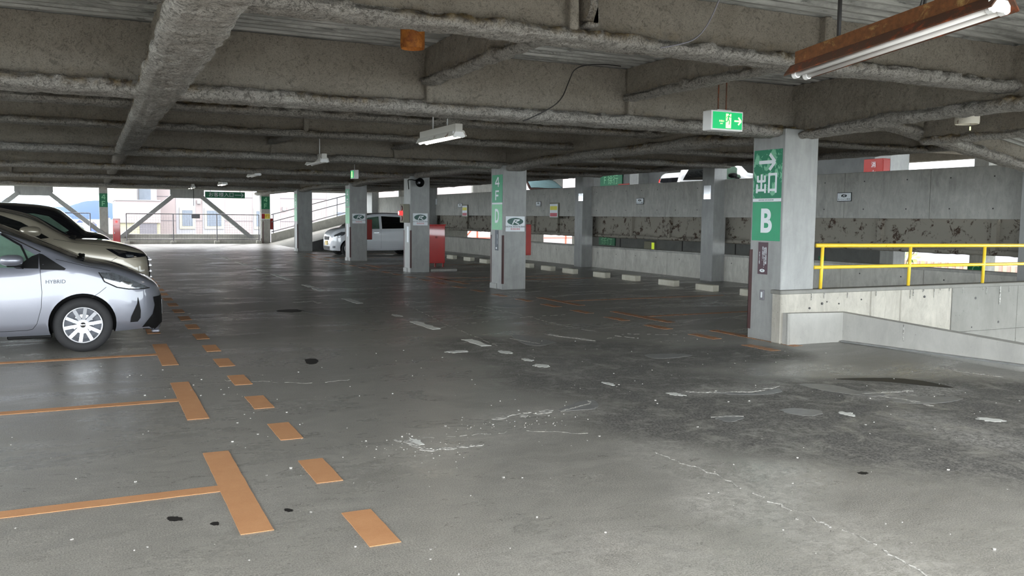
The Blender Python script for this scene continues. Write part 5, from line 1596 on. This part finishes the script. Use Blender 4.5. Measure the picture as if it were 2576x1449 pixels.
c.patch([(-.385, .895), (-.16, .885), (-.145, .90), (-.36, 1.05), (-.395, 1.06)], 'R', G['black'], 'quarter_window', off=.006)
c.patch([(-.62, .912), (-.40, .905), (-.395, 1.055), (-.46, 1.03)], 'R', G['black'], 'mirror_sail', off=.007)
c.line([(-.47, .93), (-.56, 1.14), (-.74, 1.255)], 'R', G['black'], .02, 'window_pillar', .008)
c.line([(-1.30, .93), (-1.30, 1.40)], 'R', G['black'], .05, 'door_pillar', .006)
c.line([(-.38, 1.075), (-.78, 1.29), (-1.05, 1.39), (-1.5, 1.43)], 'R', G['chrome'], .012, 'roof_moulding', .006)
c.line([(-.385, .895), (-.375, .66), (-.385, .50), (-.43, .33), (-.47, .275), (-.52, .262), (-1.33, .255), (-1.34, .92)], 'R')
c.line([(-1.36, .255), (-2.1, .26)], 'R')
c.line([(-.36, .235), (-.36, .19)], 'R')
c.line([(-.24, 1.0), (-.08, .955), (.06, .915), (.17, .895), (.28, .865)], 'R', off=.003)
c.line([(.09, .585), (.17, .64), (.235, .695)], 'R')
c.patch([(.165, .855), (.30, .845), (.44, .79), (.60, .705), (.67, .665), (.60, .66), (.46, .665), (.34, .69), (.22, .755)], 'R', G['lens'], 'headlamp', off=.006, res=.035)
c.patch([(.40, .76), (.50, .72), (.47, .685), (.38, .695), (.35, .72)], 'R', G['chrome'], 'headlamp_projector', off=.012, res=.03)
c.line([(.165, .855), (.22, .755), (.34, .69), (.46, .665), (.60, .66), (.67, .665)], 'R', G['black'], .012, 'headlamp_seal', .009)
c.patch([(.55, .575), (.54, .50), (.475, .36), (.465, .30), (.54, .30), (.57, .34), (.575, .42)], 'R', G['black'], 'fog_lamp_recess', off=.005, res=.03)
c.patch([(.585, .235), (.70, .37), (.735, .50), (.74, .56), (.80, .56), (.81, .40), (.79, .24), (.72, .19), (.60, .20)], 'R', G['black'], 'grille', off=.005, res=.03)
c.patch([(-.60, .56), (.60, .56), (.55, .24), (-.55, .24)], 'F', G['black'], 'front_grille', off=.006, res=.06)
c.patch([(-1.42, .0), (-1.40, -.50), (-.95, -.56), (-.55, -.60), (-.12, -.62), (-.02, -.4), (.02, 0), (-.02, .4), (-.12, .62), (-.55, .60), (-.95, .56), (-1.40, .50)], 'T', G['glass'], 'windscreen', off=.004, res=.10)
c.line([(-1.42, -.50), (-.95, -.575), (-.55, -.62), (-.16, -.65)], 'T', G['chrome'], .022, 'windscreen_moulding', .010)
MB().bar((.02, -.5, 1.0), (-.02, .1, 1.02), .02, .015).build('wiper', G['black'], c.root, world=False)
MB().cbox(-.10, .03, -.62, .62, .975, 1.0, .01).build('cowl', G['black'], c.root, world=False)
MB().cbox(.80, .83, -.17, .17, .32, .49, .003).build('number_plate', G['sign_white'], c.root, world=False)
MB().cbox(.69, .775, -.60, .60, .155, .19, .012).build('front_lip', G['silver'], c.root, world=False)
c.mirror(-.63, 1.0)
h, n_ = c.proj(-.245, .765, 'R')
text('HYBRID', .055, G['grey_ink'], (-.245, h.y - .004, .765), (1, 0, 0), UP, c.root, 'badge', 1.0, world=False)
MB().cbox(-.72, -.30, -.66, -.60, .15, .20, .01).build('under_tray', G['black'], c.root, world=False)

# beige van-like SUV
bg_ = dict(w=.86, wb=2.74, r=.33, arch=.385, paint=G['beige'],
    top=[(-3.62, .7), (-3.60, 1.2), (-3.4, 1.58), (-3.0, 1.66), (-1.8, 1.66), (-1.1, 1.58), (-.91, 1.545), (-.57, 1.465), (-.05, 1.155), (-.02, 1.142), (.02, 1.14), (.29, 1.125), (.57, 1.07), (.78, 1.0), (.88, .93), (.915, .80), (.925, .62)],
    belt=[(-3.62, .68), (-3.4, 1.15), (-2, 1.14), (-.6, 1.11), (-.2, 1.12), (.1, 1.07), (.45, 1.01), (.7, .95), (.88, .84), (.925, .55)],
    bottom=[(-3.62, .4), (-3.3, .28), (-.5, .22), (.5, .24), (.9, .26), (.925, .3)],
    plan=[(-3.62, .7), (-3.4, .92), (-2.8, 1.0), (-.2, 1.0), (.3, .985), (.55, .95), (.75, .88), (.86, .78), (.90, .66), (.925, .55)])
c = Car('beige_suv', 'beige sport utility car parked just beyond the silver hatchback', (-.2, 13.6, 0), 0, bg_)
c.wheels(n=5, rim=.23)
c.patch([(-1.5, 1.16), (-.45, 1.14), (-.30, 1.16), (-.62, 1.36), (-1.0, 1.50), (-1.5, 1.56)], 'R', G['glass'], 'front_side_window')
c.patch([(-2.9, 1.18), (-1.6, 1.16), (-1.6, 1.56), (-2.7, 1.54)], 'R', G['glass'], 'rear_side_window')
c.patch([(-1.02, 0), (-1.0, -.55), (-.62, -.60), (-.20, -.66), (-.06, -.4), (-.02, 0), (-.06, .4), (-.20, .66), (-.62, .60), (-1.0, .55)], 'T', G['glass'], 'windscreen', off=.004, res=.10)
c.line([(-.25, 1.145), (-.12, 1.12), (0, 1.095), (.45, 1.045), (.72, .985)], 'R', off=.003)
c.line([(-1.0, -.56), (-.62, -.62), (-.22, -.68)], 'T', G['chrome'], .022, 'windscreen_moulding', .010)
c.line([(.39 * math.cos(t) , .36 + .47 * math.sin(t)) for t in np.linspace(.35, 2.6, 16)], 'R', G['beige'], .03, 'arch_flare', .010)
c.line([(-.42, 1.14), (-.41, .8), (-.46, .4), (-.55, .28)], 'R')
c.patch([(.36, 1.015), (.50, 1.0), (.84, .935), (.86, .90), (.60, .885), (.52, .91)], 'R', G['lens_dark'], 'headlamp', off=.006, res=.035)
c.patch([(.44, .998), (.60, .975), (.62, .955), (.52, .95)], 'R', G['chrome'], 'headlamp_strip', off=.010, res=.03)
c.patch([(.60, .935), (.70, .925), (.70, .90), (.61, .90)], 'R', G['lens'], 'headlamp_projector', off=.010, res=.03)
c.line([(.5, .90), (.42, .85), (.36, .80), (.33, .74)], 'R')
c.patch([(-.6, .90), (.6, .90), (.5, .5), (-.5, .5)], 'F', G['black'], 'front_grille', off=.006, res=.08)
for k in range(4):
    MB().cbox(.89, .945, -.5, .5, .60 + k * .08, .62 + k * .08, .005).build('grille_bar', G['chrome'], c.root, world=False)
c.mirror(-.50, 1.245, sc=1.15)
MB().cbox(-.12, 0, -.6, .6, 1.14, 1.165, .01).build('cowl', G['black'], c.root, world=False)

# black minivan
bk = dict(w=.86, wb=2.86, r=.32, arch=.375, paint=G['blackpaint'],
    top=[(-3.75, .7), (-3.73, 1.3), (-3.6, 1.58), (-3.2, 1.66), (-2.0, 1.67), (-.81, 1.645), (-.35, 1.62), (-.05, 1.575), (.02, 1.545), (.39, 1.215), (.41, 1.20), (.45, 1.19), (.61, 1.155), (.76, 1.07), (.84, .92), (.86, .6)],
    belt=[(-3.75, .68), (-3.5, 1.1), (-.3, 1.13), (.2, 1.14), (.45, 1.12), (.72, .98), (.86, .52)],
    bottom=[(-3.75, .35), (-.5, .2), (.7, .2), (.86, .25)],
    plan=[(-3.75, .85), (-3.5, .96), (-2.8, 1.0), (-.2, 1.0), (.3, .98), (.58, .93), (.76, .84), (.84, .7), (.86, .55)])
c = Car('black_minivan', 'black minivan parked beyond the beige car', (-.50, 16.1, 0), 0, bk)
c.wheels(n=5, rim=.21)
c.patch([(-1.6, 1.18), (.14, 1.19), (.18, 1.21), (-.10, 1.43), (-.3, 1.47), (-1.6, 1.50)], 'R', G['glass_green'], 'front_side_window')
c.line([(-.45, 1.18), (-.45, 1.46)], 'R', G['black'], .05, 'window_pillar', .008)
c.patch([(-3.2, 1.18), (-1.7, 1.18), (-1.7, 1.5), (-3.2, 1.48)], 'R', G['glass'], 'rear_side_window')
G['ws_bright'] = plain('windscreen_seen_through', srgb(112, 140, 146), 0.05, var=0.15, scale=1.5, coat=1.0)
c.patch([(.03, 0), (.02, -.58), (.18, -.64), (.35, -.68), (.39, -.4), (.395, 0), (.39, .4), (.35, .68), (.18, .64), (.02, .58)], 'T', G['ws_bright'], 'windscreen', off=.004, res=.10)
c.mirror(-.12, 1.20, mat=G['blackpaint'])
c.patch([(-.6, .9), (.6, .9), (.5, .5), (-.5, .5)], 'F', G['chrome'], 'front_grille', off=.006, res=.08)

# white compact between the columns, nose to the lane (faces -x)
wt = dict(w=.83, wb=2.44, r=.285, arch=.335, paint=G['whitepaint'],
    top=[(-3.0, .6), (-2.98, 1.1), (-2.85, 1.48), (-2.4, 1.59), (-1.5, 1.62), (-.9, 1.585), (-.55, 1.48), (-.18, 1.22), (.02, 1.09), (.25, 1.03), (.45, .95), (.58, .84), (.64, .68), (.655, .5)],
    belt=[(-3.0, .58), (-2.8, 1.02), (-1.2, .99), (-.5, .97), (-.1, 1.0), (.2, .95), (.45, .86), (.6, .7), (.655, .45)],
    bottom=[(-3.0, .3), (-2, .2), (.3, .19), (.6, .2), (.655, .24)],
    plan=[(-3.0, .72), (-2.8, .93), (-2.3, 1.0), (-.1, 1.0), (.2, .98), (.4, .93), (.54, .84), (.62, .7), (.655, .55)])
c = Car('white_compact', 'white compact car with a yellow plate between the rear columns', (8.50, 32.10, 0), PI, wt)
c.wheels(n=8, rim=.19)
for sd in ('L', 'R'):
    c.patch([(-1.15, 1.01), (-.28, .99), (-.15, 1.02), (-.45, 1.27), (-.75, 1.42), (-1.15, 1.47)], sd, G['glass_green'], 'front_side_window')
    c.patch([(-2.5, 1.04), (-1.25, 1.01), (-1.25, 1.48), (-2.3, 1.44)], sd, G['glass'], 'rear_side_window')
    c.line([(-.25, .98), (-.26, .6), (-.36, .26), (-1.2, .25), (-1.2, 1.0)], sd)
    c.line([(-1.22, .25), (-2.05, .26)], sd)
    c.patch([(.08, .90), (.30, .89), (.52, .78), (.56, .70), (.40, .70), (.2, .78)], sd, G['lens'], 'headlamp', off=.006, res=.04)
    h, _n = c.proj(-1.0, .86, sd)
    MB().cbox(-1.12, -.92, h.y - .02, h.y + .02, .85, .88, .005).build('door_handle', G['chrome'], c.root, world=False)
    c.patch([(.50, .38), (.58, .38), (.58, .30), (.50, .30)], sd, G['lens'], 'fog_lamp', off=.006, res=.03)
c.patch([(-.95, 0), (-.93, -.5), (-.5, -.58), (-.1, -.62), (.0, -.3), (.02, 0), (.0, .3), (-.1, .62), (-.5, .58), (-.93, .5)], 'T', G['glass'], 'windscreen', off=.004, res=.12)
c.patch([(-.40, .72), (.40, .72), (.36, .58), (-.36, .58)], 'F', G['black'], 'upper_grille', off=.006, res=.06)
c.patch([(-.50, .36), (.50, .36), (.45, .24), (-.45, .24)], 'F', G['black'], 'lower_grille', off=.006, res=.06)
MB().cbox(.64, .675, -.165, .165, .40, .56, .004).build('number_plate', G['plate_y'], c.root, world=False)
c.mirror(-.25, 1.08, 'L')

# cars on the upper half level (floor at z = 1.5)
up = dict(w=.88, wb=2.65, r=.33, arch=.385, paint=G['whitepaint'],
    top=[(-3.6, .75), (-3.58, 1.02), (-3.50, 1.08), (-3.1, 1.30), (-2.6, 1.50), (-1.8, 1.60), (-1.1, 1.58), (-.6, 1.45), (0, 1.1), (.4, 1.0), (.7, .9), (.8, .7), (.82, .5)],
    belt=[(-3.6, .72), (-3.4, 1.03), (-2, .99), (-.3, .96), (.3, .92), (.7, .75), (.82, .45)],
    bottom=[(-3.6, .38), (-2.5, .2), (.6, .2), (.82, .25)],
    plan=[(-3.6, .80), (-3.5, .92), (-3.2, .97), (-2.8, 1.0), (-.2, 1.0), (.3, .97), (.6, .85), (.78, .65), (.82, .5)])
c = Car('white_hatchback', 'white hatchback seen from behind over the upper parapet, tail lamp lit', (18.75, 20.75, 1.70), 0, up)
c.wheels(n=5, rim=.22)
c.patch([(-3.42, 0), (-3.40, -.62), (-3.0, -.60), (-2.55, -.55), (-2.5, 0), (-2.55, .55), (-3.0, .60), (-3.40, .62)], 'T', G['glass'], 'rear_window', off=.005, res=.1)
c.patch([(-.78, .98), (.78, .98), (.80, .90), (.62, .86), (.3, .84), (0, .84), (-.3, .84), (-.62, .86), (-.80, .90)], 'B', G['lens_dark'], 'tail_lamp_band', off=.008, res=.05)
c.patch([(-.62, .93), (-.50, .93), (-.50, .88), (-.62, .88)], 'B', G['lamp_red'], 'tail_lamp', off=.014, res=.05)
c.patch([(.66, .95), (.76, .95), (.76, .86), (.66, .86)], 'B', G['lamp_red'], 'tail_lamp', off=.014, res=.05)
for y in (-.14, .14): MB().cbox(-3.625, -3.60, y - .03, y + .03, .82, .84, .003).build('plate_lamp', G['lamp_warm'], c.root, world=False)
MB().cbox(-3.62, -3.60, -.165, .165, .64, .80, .004).build('number_plate', G['sign_white'], c.root, world=False)
c.patch([(-2.9, 1.05), (-1.3, 1.02), (-1.3, 1.46), (-2.3, 1.45)], 'R', G['glass'], 'rear_side_window')
c.patch([(-1.2, 1.02), (-.2, .99), (-.6, 1.34), (-1.2, 1.46)], 'R', G['glass'], 'front_side_window')
dr = dict(up); dr['paint'] = G['redpaint']
c = Car('dark_red_hatchback', 'dark red and black car with a bright windscreen behind the upper parapet', (15.6, 29.2, 1.5), -PI / 2, dr)
c.patch([(-1.05, 0), (-1.0, -.55), (-.55, -.6), (-.08, -.68), (.0, 0), (-.08, .68), (-.55, .6), (-1.0, .55)], 'T', G['ws_bright'], 'windscreen', off=.005, res=.1)
c.patch([(-2.9, 1.05), (-1.3, 1.02), (-1.3, 1.46), (-2.3, 1.45)], 'R', G['glass'], 'rear_side_window')
c.patch([(-1.2, 1.02), (-.2, .99), (-.6, 1.34), (-1.2, 1.46)], 'R', G['ws_bright'], 'front_side_window')
c.wheels(n=5, rim=.22)
c = Car('white_compact', 'white car seen side on beside the exit arrow column, on the upper half level', (15.2, 16.78, 1.5), -PI / 2, wt)
c.patch([(-1.15, 1.01), (-.28, .99), (-.15, 1.02), (-.45, 1.27), (-.75, 1.42), (-1.15, 1.47)], 'R', G['glass_green'], 'front_side_window')
c.patch([(-2.5, 1.04), (-1.25, 1.01), (-1.25, 1.48), (-2.3, 1.44)], 'R', G['glass'], 'rear_side_window')
c.patch([(-.95, 0), (-.93, -.5), (-.5, -.58), (-.1, -.62), (.0, -.3), (.02, 0), (.0, .3), (-.1, .62), (-.5, .58), (-.93, .5)], 'T', G['glass'], 'windscreen', off=.004, res=.12)
c.wheels(n=8, rim=.19)
c.mirror(-.30, 1.08, mat=G['black'])
